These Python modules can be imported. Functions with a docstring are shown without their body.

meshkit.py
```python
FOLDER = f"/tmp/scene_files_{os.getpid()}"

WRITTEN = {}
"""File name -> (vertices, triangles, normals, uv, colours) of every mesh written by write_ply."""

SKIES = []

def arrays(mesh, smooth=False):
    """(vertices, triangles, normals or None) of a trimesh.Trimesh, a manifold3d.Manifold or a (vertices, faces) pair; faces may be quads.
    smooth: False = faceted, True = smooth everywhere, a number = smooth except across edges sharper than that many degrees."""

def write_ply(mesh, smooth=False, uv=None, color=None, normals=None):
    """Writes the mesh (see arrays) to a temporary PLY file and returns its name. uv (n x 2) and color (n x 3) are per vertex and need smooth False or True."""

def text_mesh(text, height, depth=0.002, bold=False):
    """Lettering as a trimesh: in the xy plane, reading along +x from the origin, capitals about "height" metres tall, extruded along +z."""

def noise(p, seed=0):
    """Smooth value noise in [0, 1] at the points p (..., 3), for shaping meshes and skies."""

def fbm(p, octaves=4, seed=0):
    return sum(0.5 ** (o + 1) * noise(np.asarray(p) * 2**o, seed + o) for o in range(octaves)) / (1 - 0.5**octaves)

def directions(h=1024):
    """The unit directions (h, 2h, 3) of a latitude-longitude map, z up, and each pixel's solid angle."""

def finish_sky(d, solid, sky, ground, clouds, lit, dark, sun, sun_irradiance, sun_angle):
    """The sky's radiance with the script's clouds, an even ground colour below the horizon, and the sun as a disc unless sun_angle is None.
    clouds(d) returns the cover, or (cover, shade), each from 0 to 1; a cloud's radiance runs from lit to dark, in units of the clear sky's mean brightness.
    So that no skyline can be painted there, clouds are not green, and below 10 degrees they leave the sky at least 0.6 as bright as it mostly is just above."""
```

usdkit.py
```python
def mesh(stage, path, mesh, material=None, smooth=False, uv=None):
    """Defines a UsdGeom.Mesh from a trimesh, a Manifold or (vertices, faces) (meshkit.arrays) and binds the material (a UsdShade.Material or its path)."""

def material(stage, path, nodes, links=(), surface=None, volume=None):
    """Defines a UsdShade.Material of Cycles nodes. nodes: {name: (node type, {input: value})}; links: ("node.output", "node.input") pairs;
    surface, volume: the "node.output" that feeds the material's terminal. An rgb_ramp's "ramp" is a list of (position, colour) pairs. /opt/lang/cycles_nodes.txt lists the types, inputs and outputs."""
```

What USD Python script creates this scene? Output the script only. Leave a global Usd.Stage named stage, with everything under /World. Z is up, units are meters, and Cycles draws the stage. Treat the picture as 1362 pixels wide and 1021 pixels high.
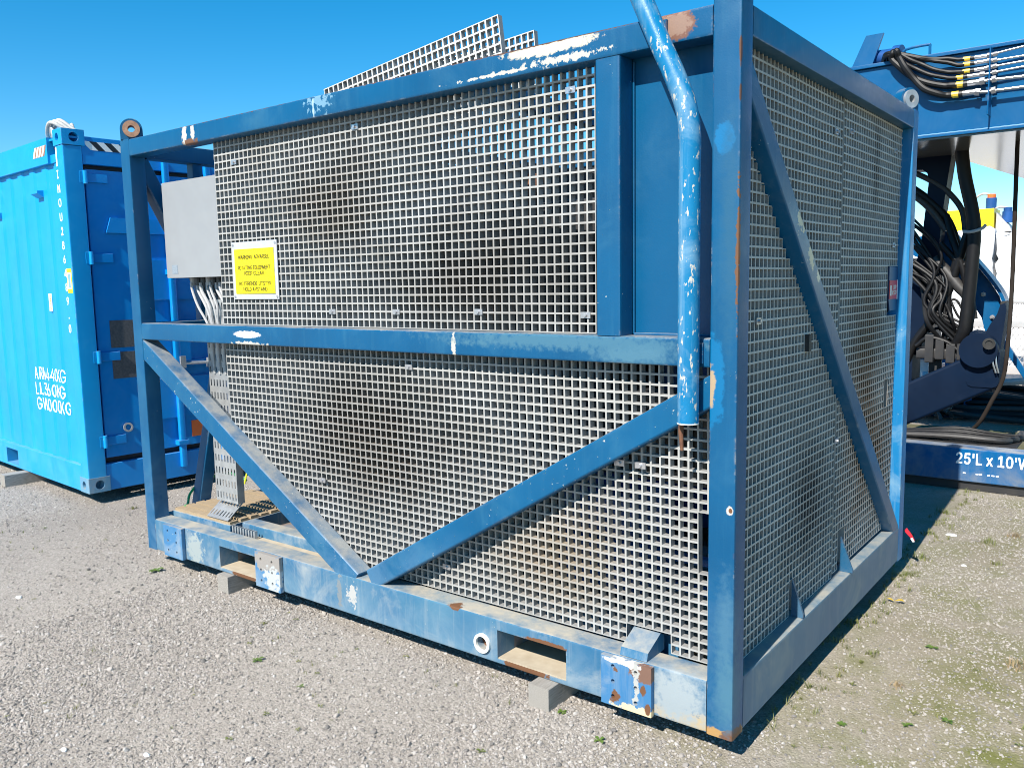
import math
import numpy as np
import trimesh
import usdkit
import meshkit
from pxr import Usd, UsdGeom, UsdLux, UsdShade, Gf, Sdf, Vt

stage = Usd.Stage.CreateInMemory()
UsdGeom.SetStageUpAxis(stage, UsdGeom.Tokens.z)
UsdGeom.SetStageMetersPerUnit(stage, 1.0)
world = UsdGeom.Xform.Define(stage, '/World')
UsdGeom.Scope.Define(stage, '/World/Looks')
rng = np.random.default_rng(7)

# ------------------------------------------------------------------ camera, sky, sun, exposure
EYE = np.array([1.10549, -2.65404, 1.70262])
YAW, PITCH, ROLL = math.radians(-37.7389), math.radians(-6.8260), math.radians(-1.0471)
fw = np.array([math.cos(PITCH) * math.sin(YAW), math.cos(PITCH) * math.cos(YAW), math.sin(PITCH)])
r0 = np.array([math.cos(YAW), -math.sin(YAW), 0.0])
u0 = np.cross(r0, fw)
R = math.cos(ROLL) * r0 + math.sin(ROLL) * u0
U = -math.sin(ROLL) * r0 + math.cos(ROLL) * u0
cam = UsdGeom.Camera.Define(stage, '/World/camera')
cam.CreateHorizontalApertureAttr(36.0)
cam.CreateVerticalApertureAttr(36.0 * 767 / 1024)
cam.CreateFocalLengthAttr(36.0 * 1115.4 / 1362)
cam.CreateClippingRangeAttr(Gf.Vec2f(0.05, 5000))
cam.CreateExposureAttr(0.9)
cam.AddTransformOp().Set(Gf.Matrix4d(*R, 0, *U, 0, *(-fw), 0, *EYE, 1))

SUN_EL, SUN_T = math.radians(44.0), 0.041
sd = np.array([SUN_T, -1.0, 0.0]); sd /= np.linalg.norm(sd)
SUN = np.array([sd[0] * math.cos(SUN_EL), sd[1] * math.cos(SUN_EL), math.sin(SUN_EL)])
dome = UsdLux.DomeLight.Define(stage, '/World/sky')
sky_m = usdkit.material(stage, '/World/Looks/sky_look', {
    'sky': ('sky_texture', {'sky_type': 'single_scattering', 'sun_disc': False, 'sun_elevation': SUN_EL, 'sun_rotation': math.atan2(SUN[0], SUN[1]),
                            'altitude': 1500.0, 'air_density': 1.0, 'aerosol_density': 0.15, 'ozone_density': 3.0}),
    'hs': ('hsv', {'saturation': 1.42, 'hue': 0.487}),
    'bg': ('background_shader', {'strength': 0.10}),
}, [('sky.color', 'hs.color'), ('hs.color', 'bg.color')], surface='bg.background')
UsdShade.MaterialBindingAPI.Apply(dome.GetPrim()).Bind(sky_m)
dome.GetPrim().SetCustomDataByKey('kind', 'structure')
sun = UsdLux.DistantLight.Define(stage, '/World/sun')
sun.CreateIntensityAttr(1.25)
sun.CreateAngleAttr(0.5)
sun.CreateColorAttr(Gf.Vec3f(1.0, 0.95, 0.87))
sun.GetPrim().CreateAttribute('inputs:normalize', Sdf.ValueTypeNames.Bool).Set(True)
zx = np.cross([0, 0, 1], SUN); zx /= np.linalg.norm(zx)
zy = np.cross(SUN, zx)
sun.AddTransformOp().Set(Gf.Matrix4d(*zx, 0, *zy, 0, *SUN, 0, 0, 0, 0, 1))

# ------------------------------------------------------------------ prim helpers
taken = {}


def numbered(parent, name):
    k = (parent, name)
    n = taken.get(k, -1) + 1
    taken[k] = n
    return f'{parent}/{name}' if n == 0 else f'{parent}/{name}_{n:03d}'


def tag(p, label=None, category=None, group=None, kind=None):
    p = p.GetPrim()
    for k, v in (('label', label), ('category', category), ('group', group), ('kind', kind)):
        if v:
            p.SetCustomDataByKey(k, v)
    return p


frames = {}


def thing(name, label, category, loc=(0, 0, 0), rotz=0.0, group=None):
    """An Xform at the thing's base; its parts are given in world coordinates unless local."""
    path = numbered('/World', name)
    x = UsdGeom.Xform.Define(stage, path)
    x.AddTranslateOp().Set(Gf.Vec3d(*map(float, loc)))
    if rotz:
        x.AddRotateZOp().Set(math.degrees(rotz))
    frames[path] = np.array(loc, float)
    tag(x, label, category, group)
    return path


def cat(meshes):
    out = [m for m in meshes if m is not None]
    return trimesh.util.concatenate(out) if len(out) > 1 else out[0]


def part(parent, name, mesh, material, smooth=30, label=None, local=False, kind=None):
    """A mesh under the thing (or part). In world coordinates unless local."""
    if isinstance(mesh, (list, tuple)):
        mesh = cat(mesh)
    base = '/'.join(parent.split('/')[:3])
    m = mesh.copy()
    if not local:
        m.apply_translation(-frames[base])
    path = numbered(parent, name)
    p = usdkit.mesh(stage, path, m, material, smooth=smooth)
    tag(p, label, kind=kind)
    return path


def solo(name, mesh, material, label=None, category=None, group=None, kind=None, smooth=30):
    path = numbered('/World', name)
    tag(usdkit.mesh(stage, path, mesh if not isinstance(mesh, list) else cat(mesh), material, smooth=smooth), label, category, group, kind)
    return path


# ------------------------------------------------------------------ shape helpers
def box(x0, x1, y0, y1, z0, z1):
    b = trimesh.creation.box([abs(x1 - x0), abs(y1 - y0), abs(z1 - z0)])
    b.apply_translation([(x0 + x1) / 2, (y0 + y1) / 2, (z0 + z1) / 2])
    return b


def rrect(w, h, r, n=3):
    pts = []
    for cx, cy, a in ((w / 2 - r, h / 2 - r, 0), (-w / 2 + r, h / 2 - r, 90), (-w / 2 + r, -h / 2 + r, 180), (w / 2 - r, -h / 2 + r, 270)):
        for k in range(n + 1):
            t = math.radians(a + 90 * k / n)
            pts.append((cx + r * math.cos(t), cy + r * math.sin(t)))
    return np.array(pts)


def beam(p0, p1, w, h, up=(0, 0, 1), r=0.012, n=3):
    """Rounded rectangular tube, w across, h along up."""
    p0, p1 = np.array(p0, float), np.array(p1, float)
    d = p1 - p0; L = np.linalg.norm(d); d /= L
    s = np.cross(d, up); s /= np.linalg.norm(s)
    u = np.cross(s, d)
    pr = rrect(w, h, min(r, w * .49, h * .49), n)
    k = len(pr)
    a = p0 + pr[:, :1] * s + pr[:, 1:] * u
    v = np.vstack([a, a + d * L])
    f = []
    for i in range(k):
        j = (i + 1) % k
        f += [(i, j, k + j), (i, k + j, k + i)]
    for i in range(1, k - 1):
        f += [(0, i + 1, i), (k, k + i, k + i + 1)]
    m = trimesh.Trimesh(v, f, process=False)
    if m.volume < 0:
        m.invert()
    return m


def rbox(x0, x1, y0, y1, z0, z1, r=0.008, n=2, axis='x'):
    c = [(x0 + x1) / 2, (y0 + y1) / 2, (z0 + z1) / 2]
    if axis == 'x':
        return beam([x0, c[1], c[2]], [x1, c[1], c[2]], abs(y1 - y0), abs(z1 - z0), r=r, n=n)
    if axis == 'y':
        return beam([c[0], y0, c[2]], [c[0], y1, c[2]], abs(x1 - x0), abs(z1 - z0), r=r, n=n)
    return beam([c[0], c[1], z0], [c[0], c[1], z1], abs(y1 - y0), abs(x1 - x0), up=(1, 0, 0), r=r, n=n)


def catmull(pts, n=8):
    p = np.array(pts, float)
    p = np.vstack([2 * p[0] - p[1], p, 2 * p[-1] - p[-2]])
    out = []
    for i in range(1, len(p) - 2):
        a, b, c, d = p[i - 1:i + 3]
        for t in np.linspace(0, 1, n, endpoint=False):
            out.append(.5 * ((2 * b) + (c - a) * t + (2 * a - 5 * b + 4 * c - d) * t * t + (3 * b - a - 3 * c + d) * t ** 3))
    out.append(p[-2])
    return np.array(out)


def tube(pts, r, sides=10, smooth=True, n=8):
    p = catmull(pts, n) if smooth and len(pts) > 2 else np.array(pts, float)
    rr = np.broadcast_to(np.asarray(r, float), (len(p),)) if np.ndim(r) == 0 or len(np.atleast_1d(r)) == len(p) else np.interp(np.linspace(0, 1, len(p)), np.linspace(0, 1, len(r)), r)
    t = np.gradient(p, axis=0); t /= np.linalg.norm(t, axis=1, keepdims=True) + 1e-12
    ref = np.array([0, 0, 1.0]) if abs(t[0][2]) < .9 else np.array([1.0, 0, 0])
    a = np.cross(t[0], ref); a /= np.linalg.norm(a)
    rings = []
    ang = np.arange(sides) * 2 * np.pi / sides
    for i in range(len(p)):
        a = a - t[i] * (a @ t[i]); a /= np.linalg.norm(a)
        b = np.cross(t[i], a)
        rings.append(p[i] + rr[i] * (np.cos(ang)[:, None] * a + np.sin(ang)[:, None] * b))
    v = np.vstack(rings + [p[:1], p[-1:]])
    f = []
    for i in range(len(p) - 1):
        for j in range(sides):
            k = (j + 1) % sides
            f += [(i * sides + j, i * sides + k, (i + 1) * sides + k), (i * sides + j, (i + 1) * sides + k, (i + 1) * sides + j)]
    c0, c1 = len(p) * sides, len(p) * sides + 1
    for j in range(sides):
        k = (j + 1) % sides
        f += [(c0, k, j), (c1, (len(p) - 1) * sides + j, (len(p) - 1) * sides + k)]
    return trimesh.Trimesh(v, f, process=False)


def cyl(p0, p1, r, sides=20):
    return tube([p0, p1], r, sides, smooth=False)


def ring(center, axis, ro, ri, depth, n=28):
    """A thick washer."""
    m = trimesh.creation.annulus(r_min=ri, r_max=ro, height=depth, sections=n)
    m.apply_transform(trimesh.geometry.align_vectors([0, 0, 1], np.array(axis, float) / np.linalg.norm(axis)))
    m.apply_translation(center)
    return m


def poly_plate(pts, n, thick, origin=(0, 0, 0), ax=(1, 0, 0), ay=(0, 0, 1)):
    """Extruded outline: 2D points in the (ax, ay) plane at origin, thickness along n = the second side."""
    from shapely.geometry import Polygon
    m = trimesh.creation.extrude_polygon(Polygon(pts).buffer(0), thick, engine='earcut')
    M = np.eye(4); M[:3, 0] = ax; M[:3, 1] = ay; M[:3, 2] = n; M[:3, 3] = origin
    m.apply_transform(M)
    if np.linalg.det(M[:3, :3]) < 0:
        m.invert()
    return m


def text(s, h, origin, ax, ay, bold=False, depth=.0016, width=None):
    m = meshkit.text_mesh(s, h, depth, bold)
    if width:
        m.apply_scale([width / (m.bounds[1][0] - m.bounds[0][0]), 1, 1])
    n = np.cross(ax, ay)
    M = np.eye(4); M[:3, 0] = ax; M[:3, 1] = ay; M[:3, 2] = n; M[:3, 3] = origin
    m.apply_transform(M)
    return m


def cut(a, *bs):
    return trimesh.boolean.difference([a] + list(bs), engine='manifold')


def grating(nx, nz, pitch, bar, depth, mask=None, pitch_z=None, warp=0.0, seed=0):
    """Moulded square-mesh panel. Local: x right, z up, front face y=0, goes back to y=depth. Bars thinner at the back."""
    pz = pitch_z or pitch
    mask = np.ones((nx, nz), bool) if mask is None else mask
    h, hb = bar / 2, bar / 2 * .72
    V, F = [], []

    def quad(a, b, c, d):
        F.append((a, b, c)); F.append((a, c, d))
    for i, k in np.argwhere(mask):
        x0, x1, z0, z1 = i * pitch, (i + 1) * pitch, k * pz, (k + 1) * pz
        o = len(V)
        V += [(x0, 0, z0), (x1, 0, z0), (x1, 0, z1), (x0, 0, z1)]                                    # 0-3 outer front
        V += [(x0 + h, 0, z0 + h), (x1 - h, 0, z0 + h), (x1 - h, 0, z1 - h), (x0 + h, 0, z1 - h)]    # 4-7 hole front
        V += [(x0 + hb, depth, z0 + hb), (x1 - hb, depth, z0 + hb), (x1 - hb, depth, z1 - hb), (x0 + hb, depth, z1 - hb)]  # 8-11 hole back
        V += [(x0, depth, z0), (x1, depth, z0), (x1, depth, z1), (x0, depth, z1)]                    # 12-15 outer back
        for a in range(4):
            b = (a + 1) % 4
            quad(o + a, o + b, o + 4 + b, o + 4 + a)
            quad(o + 4 + a, o + 4 + b, o + 8 + b, o + 8 + a)
            quad(o + 8 + a, o + 8 + b, o + 12 + b, o + 12 + a)
        for a, (di, dk) in enumerate(((0, -1), (1, 0), (0, 1), (-1, 0))):
            ii, kk = i + di, k + dk
            if not (0 <= ii < nx and 0 <= kk < nz and mask[ii, kk]):
                b = (a + 1) % 4
                quad(o + 12 + a, o + 12 + b, o + b, o + a)
    V = np.array(V, float)
    if warp:
        q = np.stack([V[:, 0] * 1.3, np.full(len(V), seed * 3.7), V[:, 2] * 1.3], 1)
        V[:, 1] += (meshkit.fbm(q, 2, seed) - .5) * 2 * warp
        V[:, 2] += (meshkit.fbm(q * 1.7 + 9, 2, seed + 3) - .5) * warp
        V[:, 0] += (meshkit.fbm(q * 1.7 + 31, 2, seed + 5) - .5) * warp
    return trimesh.Trimesh(V, F, process=False)


def put(m, origin, ax=(1, 0, 0), ay=(0, 1, 0), az=(0, 0, 1)):
    m = m.copy()
    M = np.eye(4); M[:3, 0] = ax; M[:3, 1] = ay; M[:3, 2] = az; M[:3, 3] = origin
    m.apply_transform(M)
    return m

# ------------------------------------------------------------------ materials
class G:
    """A small node-graph builder."""
    def __init__(self):
        self.n, self.l, self.c = {}, [], 0

    def add(self, kind, ins=None, **links):
        name = f'{kind}_{self.c}'; self.c += 1
        vals = {}
        for k, v in {**(ins or {}), **links}.items():
            if isinstance(v, str) and '.' in v and v.split('.')[0] in self.n:
                self.l.append((v, f'{name}.{k}'))
            else:
                vals[k] = v
        self.n[name] = (kind, vals)
        return name

    def pos(self, scale=None):
        g = self.add('geometry') + '.position'
        if scale is None:
            return g
        return self.add('mapping', dict(vector=g, scale=scale)) + '.vector'

    def noise(self, scale, detail=3, rough=.55, vec=None, dist=0.0):
        return self.add('noise_texture', dict(vector=vec or self.pos(), scale=scale, detail=detail, roughness=rough, distortion=dist)) + '.fac'

    def mr(self, v, a, b, c=0.0, d=1.0):
        return self.add('map_range', dict(value=v, from_min=a, from_max=b, to_min=c, to_max=d, clamp=True)) + '.result'

    def math(self, t, a, b=0.0, c=0.0, clamp=False):
        return self.add('math', dict(math_type=t, value1=a, value2=b, value3=c, use_clamp=clamp)) + '.value'

    def mix(self, f, a, b):
        return self.add('mix_color', dict(fac=f, a=a, b=b)) + '.result'

    def facing_up(self, lo=.55, hi=.95):
        nz = self.add('separate_xyz', dict(vector=self.add('geometry') + '.normal')) + '.z'
        return self.mr(nz, lo, hi)

    def height(self, lo, hi, a=1.0, b=0.0):
        z = self.add('separate_xyz', dict(vector=self.pos())) + '.z'
        return self.mr(z, lo, hi, a, b)

    def edge(self, radius=.012):
        bv = self.add('bevel', dict(samples=2, radius=radius)) + '.bevel'
        gn = self.add('geometry') + '.normal'
        d = self.add('vector_math', dict(math_type='dot_product', vector1=bv, vector2=gn)) + '.value'
        return self.mr(d, .96, .80)

    def spot(self, center, size, ragged=.5, scale=34.0, soft=.10):
        d = self.add('vector_math', dict(math_type='subtract', vector1=self.pos(), vector2=center)) + '.vector'
        d = self.add('vector_math', dict(math_type='divide', vector1=d, vector2=size)) + '.vector'
        l = self.add('vector_math', dict(math_type='length', vector1=d)) + '.value'
        n = self.noise(scale, 5, .65)
        return self.mr(self.math('add', l, self.math('multiply', self.math('subtract', n, .5), ragged * 4)), 1.0 + soft, 1.0 - soft)

    def finish(self, path, color, rough=.5, bump=None, bump_d=.002, bump_s=.5, **pr):
        ins = dict(base_color=color, roughness=rough, **pr)
        if bump is not None:
            ins['normal'] = self.add('bump', dict(height=bump, strength=bump_s, distance=bump_d)) + '.normal'
        p = self.add('principled_bsdf', ins)
        return usdkit.material(stage, path, self.n, self.l, surface=f'{p}.BSDF')


LK = '/World/Looks/'
WHITE, RUST, RUST2, PRIMER = (.44, .425, .375), (.085, .038, .02), (.135, .062, .030), (.50, .50, .46)
DUST = (.36, .33, .27)


def paint(name, a, b, faded=(.03, .14, .23), fade=.25, dust=.7, chips=.74, edge=.8, low=None, spots=(), rough=.42, streak=.25, chipcol=WHITE, spec=.35, long_chips=False):
    """Weathered machine paint: uneven blue, chalky fading, dust on ledges, chips to primer and rust on edges."""
    g = G()
    big = g.noise(1.9, 4, .6)
    col = g.mix(g.mr(big, .35, .68), a, b)
    fn = g.noise(3.3, 6, .65, dist=.6)
    col = g.mix(g.math('multiply', g.mr(fn, .52, .72), fade), col, faded)
    st = g.noise(1.0, 5, .7, vec=g.pos((26, 26, 1.4)))
    col = g.mix(g.math('multiply', g.mr(st, .52, .8), streak), col, faded)
    if low is not None:        # scuffed, chalky metal near the ground
        lo, hi, amount, lc = low
        m = g.math('multiply', g.height(lo, hi), g.mr(g.noise(4.0, 6, .68, dist=.8), .36, .62))
        col = g.mix(g.math('multiply', m, amount), col, lc)
    up = g.facing_up()
    dn = g.mr(g.noise(7, 5, .65), .28, .62)
    col = g.mix(g.math('multiply', g.math('multiply', up, dn), dust), col, DUST)
    fine = g.noise(70, 4, .6, vec=g.pos((1.2, 1.2, .45)) if long_chips else None)
    patch = g.noise(2.6, 3, .6)
    ch = g.mr(g.math('add', fine, g.math('multiply', patch, .22)), chips + .105, chips + .125)
    col = g.mix(ch, col, chipcol)
    if edge:
        e = g.edge()
        en = g.noise(24, 6, .72)
        ep = g.noise(3.1, 2, .5)
        em = g.math('multiply', e, g.mr(g.math('add', g.math('multiply', en, .6), g.math('multiply', ep, .5)), .58, .64))
        ec = g.mix(g.mr(g.noise(11, 3), .42, .58), chipcol, RUST2)
        col = g.mix(g.math('multiply', em, edge), col, ec)
    for center, size, c, ragged, *soft in spots:
        col = g.mix(g.spot(center, size, ragged, soft=soft[0] if soft else .10), col, c)
    bmp = g.math('add', g.noise(160, 3, .6), g.math('multiply', g.noise(14, 3, .5), 1.5))
    return g.finish(LK + name, col, g.mr(fn, .3, .8, rough - .08, rough + .16), bmp, .0012, .35, specular_ior_level=spec)


BL_A, BL_B = (.001, .062, .152), (.001, .078, .186)
top_spots = [((-.74, 0, 2.570), (.20, .12, .026), (.55, .50, .37), .45), ((-.80, 0, 2.592), (.55, .15, .010), RUST, .4),
             ((-.70, 0, 2.518), (.17, .05, .013), WHITE, 1.2), ((-.95, 0, 2.512), (.20, .05, .006), WHITE, 1.4),
             ((-.235, 0, 2.55), (.075, .05, .055), (.17, .085, .06), .45), ((-.235, 0, 2.55), (.055, .05, .035), (.25, .16, .12), .6),
             ((-3.19, 0, 2.54), (.022, .05, .065), WHITE, .7), ((-3.11, 0, 2.54), (.016, .05, .05), WHITE, .7), ((-3.14, 0, 2.50), (.06, .05, .02), RUST2, .8),
             ((-2.06, 0, 2.565), (.06, .05, .035), (.13, .26, .36), 2.2), ((-2.10, 0, 2.54), (.006, .05, .05), (.3, .42, .5), .8), ((-2.8, 0, 2.593), (.7, .15, .008), RUST, .9),
             ((-1.6, 0, 2.593), (.25, .15, .008), RUST2, .7)]
M_rail = paint('top_rail_paint', BL_A, BL_B, fade=.35, spots=top_spots, edge=.5)
mid_spots = [((-2.72, 0, 1.46), (.11, .05, .018), (.8, .8, .78), .35), ((-2.70, 0, 1.41), (.12, .05, .013), WHITE, 1.0),
             ((-1.26, 0, 1.46), (.012, .05, .05), WHITE, .8), ((-.40, 0, 1.45), (.16, .05, .045), (.055, .15, .22), .5, .4), ((-.75, 0, 1.48), (.5, .05, .03), (.045, .135, .205), .8, .4)]
M_mid = paint('mid_rail_paint', BL_A, BL_B, fade=.35, spots=mid_spots, edge=.6)
post_spots = [((-.052, 0, 2.16), (.036, .05, .050), (.002, .125, .29), .35), ((-.085, 0, 1.36), (.040, .05, .16), (.002, .118, .27), .3),
              ((-.100, 0, 1.34), (.022, .05, .075), (.34, .26, .17), .4), ((-.03, 0, 1.85), (.030, .05, .30), (.014, .085, .165), .5, .6),
              ((-.003, 0, 1.80), (.007, .011, .20), RUST2, .9), ((-.002, 0, 2.43), (.006, .010, .05), RUST, .3), ((-.002, 0, 2.30), (.005, .010, .03), RUST, .3),
              ((-.02, 0, .92), (.013, .05, .016), (.45, .42, .38), .3), ((-.017, 0, .92), (.007, .05, .009), RUST2, .2),
              ((-.03, 0, .47), (.030, .05, .16), (.045, .13, .21), .6, .6), ((-.04, 0, .10), (.09, .12, .022), (.36, .21, .08), .5), ((-.0, .02, .10), (.05, .06, .03), RUST2, .4),
              ((-.02, 0, .26), (.04, .06, .12), (.05, .14, .21), .6, .6)]
M_post = paint('corner_post_paint', BL_A, BL_B, fade=.25, low=(.25, .75, .45, (.13, .22, .30)), spots=post_spots, edge=.9)
M_blue = paint('frame_paint', BL_A, BL_B, fade=.30, low=(.15, .75, .5, (.14, .24, .33)))
M_brace = paint('brace_paint', (.001, .068, .162), (.001, .084, .195), fade=.35, chips=.70, edge=.5, dust=.85, low=(.2, .65, .5, (.13, .24, .34)))
base_spots = [((-.10, -.02, .12), (.30, .06, .035), (.42, .31, .16), .6), ((-.22, -.01, .19), (.12, .06, .11), (.27, .31, .33), .5, .4), ((-1.30, 0, .292), (.035, .05, .02), RUST2, .4),
              ((-.90, 0, .105), (.12, .10, .018), RUST2, .5), ((-.80, 0, .245), (.10, .03, .012), RUST2, .5), ((-2.87, 0, .105), (.12, .10, .018), RUST2, .5),
              ((-1.97, 0, .20), (.03, .02, .05), (.36, .36, .35), 1.2), ((-2.06, 0, .19), (.016, .02, .08), (.16, .19, .21), 1.2), ((-3.35, 0, .17), (.07, .03, .09), (.26, .30, .30), 1.1)]
M_base = paint('bottom_rail_paint', (.014, .10, .205), (.055, .155, .24), faded=(.26, .29, .30), fade=.9, dust=.95, chips=.74, edge=.8, low=(.10, .33, .35, (.30, .36, .39)), spots=base_spots, rough=.52, streak=.5)
M_base_r = paint('side_bottom_rail_paint', (.045, .125, .20), (.08, .165, .23), faded=(.26, .29, .28), fade=.7, dust=.8, edge=.6, rough=.40, streak=.35)
M_plate = paint('bolt_plate_paint', (.03, .14, .30), (.08, .20, .34), faded=(.30, .33, .33), fade=.6, chips=.71, edge=.9, rough=.6, streak=.4, chipcol=(.55, .54, .48),
                spots=[((-.335, -.02, .255), (.06, .06, .04), (.16, .09, .065), .5), ((-.42, -.02, .275), (.08, .06, .012), (.5, .5, .48), .8), ((-.36, -.02, .10), (.10, .06, .018), (.62, .50, .30), .6),
                       ((-.37, -.02, .20), (.010, .06, .10), (.36, .36, .34), 1.6), ((-2.60, -.02, .245), (.14, .06, .06), (.26, .24, .22), .5), ((-2.57, -.02, .15), (.07, .06, .07), (.38, .40, .40), .9),
                       ((-.32, -.02, .12), (.012, .06, .022), RUST2, .4), ((-.46, -.02, .13), (.016, .06, .022), RUST2, 1.0), ((-.46, -.02, .24), (.012, .06, .016), RUST2, 1.0), ((-.34, -.02, .19), (.012, .06, .022), RUST2, .4)])
M_pipe = paint('vent_pipe_paint', (.002, .125, .28), (.003, .155, .33), faded=(.24, .38, .46), fade=.75, chips=.625, edge=0, streak=.6, long_chips=True, rough=.38)
M_panel = paint('recess_panel_paint', (.001, .066, .162), (.001, .076, .180), fade=.2, edge=0, chips=.80, streak=.18, rough=.36)
M_shadeblue = paint('side_frame_paint', (.003, .070, .155), (.004, .082, .175), faded=(.13, .18, .22), fade=.4, dust=.5, edge=.6, rough=.33, streak=.3, low=(.2, .8, .5, (.12, .16, .19)),
                    spots=[((0, .62, 1.93), (.05, .045, .05), (.42, .38, .26), .9), ((0, .74, 1.80), (.05, .04, .05), (.42, .38, .26), .9), ((0, .83, 1.72), (.05, .02, .03), (.5, .47, .36), .7)])
M_farpost = paint('far_post_paint', (.004, .13, .32), (.008, .155, .35), faded=(.20, .34, .43), fade=.7, chips=.71, edge=.8, streak=.5)


def simple(name, color, rough=.5, var=.25, scale=12, metallic=0.0, bump=0.0, bump_scale=60, spec=.5, stretch=None, to=None):
    g = G()
    n = g.noise(scale, 5, .6, vec=g.pos(stretch) if stretch else None)
    c2 = to or tuple(x * (1 - var) for x in color)
    col = g.mix(g.mr(n, .3, .7), color, c2)
    b = g.noise(bump_scale, 3) if bump else None
    return g.finish(LK + name, col, rough, b, bump, .5, metallic=metallic, specular_ior_level=spec)


def grating_look(name, c1, c2, inside, sep, front, stains=()):
    """Moulded grating: pale worn faces, shade painted onto the cell walls (faces turned off axis sep)."""
    g = G()
    col = g.mix(g.mr(g.noise(5, 5, .65), .32, .68), c1, c2)
    col = g.mix(g.math('multiply', g.mr(g.noise(1.4, 4, .6, dist=.5), .50, .75), .30), col, (.30, .26, .20))
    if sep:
        wall_shade = g.mix(g.mr(g.noise(9, 4), .3, .7), inside, tuple(x * .6 for x in inside))  # darker mottled colour stands in for shade on the cell walls
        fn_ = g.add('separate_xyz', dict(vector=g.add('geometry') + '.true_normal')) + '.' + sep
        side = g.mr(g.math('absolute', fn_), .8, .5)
        col = g.mix(g.math('multiply', side, .85), col, wall_shade)
    for c, s, k in stains:
        d = g.add('vector_math', dict(math_type='subtract', vector1=g.pos(), vector2=c)) + '.vector'
        d = g.add('vector_math', dict(math_type='divide', vector1=d, vector2=s)) + '.vector'
        l = g.add('vector_math', dict(math_type='length', vector1=d)) + '.value'
        m = g.mr(g.math('add', l, g.math('multiply', g.math('subtract', g.noise(4, 5, .65), .5), 1.6)), 1.5, .35)
        inner = g.mr(g.math('absolute', g.add('separate_xyz', dict(vector=g.add('geometry') + '.true_normal')) + '.' + sep), .8, .5, .45, .95)
        col = g.mix(g.math('multiply', m, inner), col, k)
    sp = g.mr(g.noise(230, 2), .60, .70)
    col = g.mix(g.math('multiply', sp, .15), col, (.6, .6, .58))
    return g.finish(LK + name, col, .62, g.noise(240, 3), .0006, .5)


BROWN = (.15, .088, .045)
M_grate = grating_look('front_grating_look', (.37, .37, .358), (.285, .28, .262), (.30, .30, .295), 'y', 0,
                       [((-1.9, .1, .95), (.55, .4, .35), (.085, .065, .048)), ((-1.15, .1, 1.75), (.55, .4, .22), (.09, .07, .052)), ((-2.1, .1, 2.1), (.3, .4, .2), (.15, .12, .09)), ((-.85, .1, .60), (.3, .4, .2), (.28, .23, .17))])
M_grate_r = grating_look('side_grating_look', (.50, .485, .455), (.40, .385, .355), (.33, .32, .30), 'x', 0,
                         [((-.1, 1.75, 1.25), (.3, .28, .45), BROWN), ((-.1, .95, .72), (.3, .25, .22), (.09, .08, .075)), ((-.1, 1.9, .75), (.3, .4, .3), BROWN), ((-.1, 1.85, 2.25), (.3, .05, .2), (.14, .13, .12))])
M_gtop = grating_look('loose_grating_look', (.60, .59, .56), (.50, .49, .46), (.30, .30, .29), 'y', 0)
M_grey = simple('cabinet_grey', (.255, .265, .275), .45, .10, 6)
M_galv = simple('galvanised_steel', (.48, .49, .49), .42, .30, 18, metallic=.55)
M_dark = simple('dark_machinery', (.016, .017, .02), .55, .5, 9, to=(.03, .028, .027))
M_dark2 = simple('oily_steel', (.06, .058, .055), .4, .5, 14, metallic=.3)
M_black = simple('black_rubber', (.012, .012, .013), .48, .4, 20)
M_hose = simple('hydraulic_hose', (.008, .0078, .0085), .50, .4, 30, spec=.3)
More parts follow.
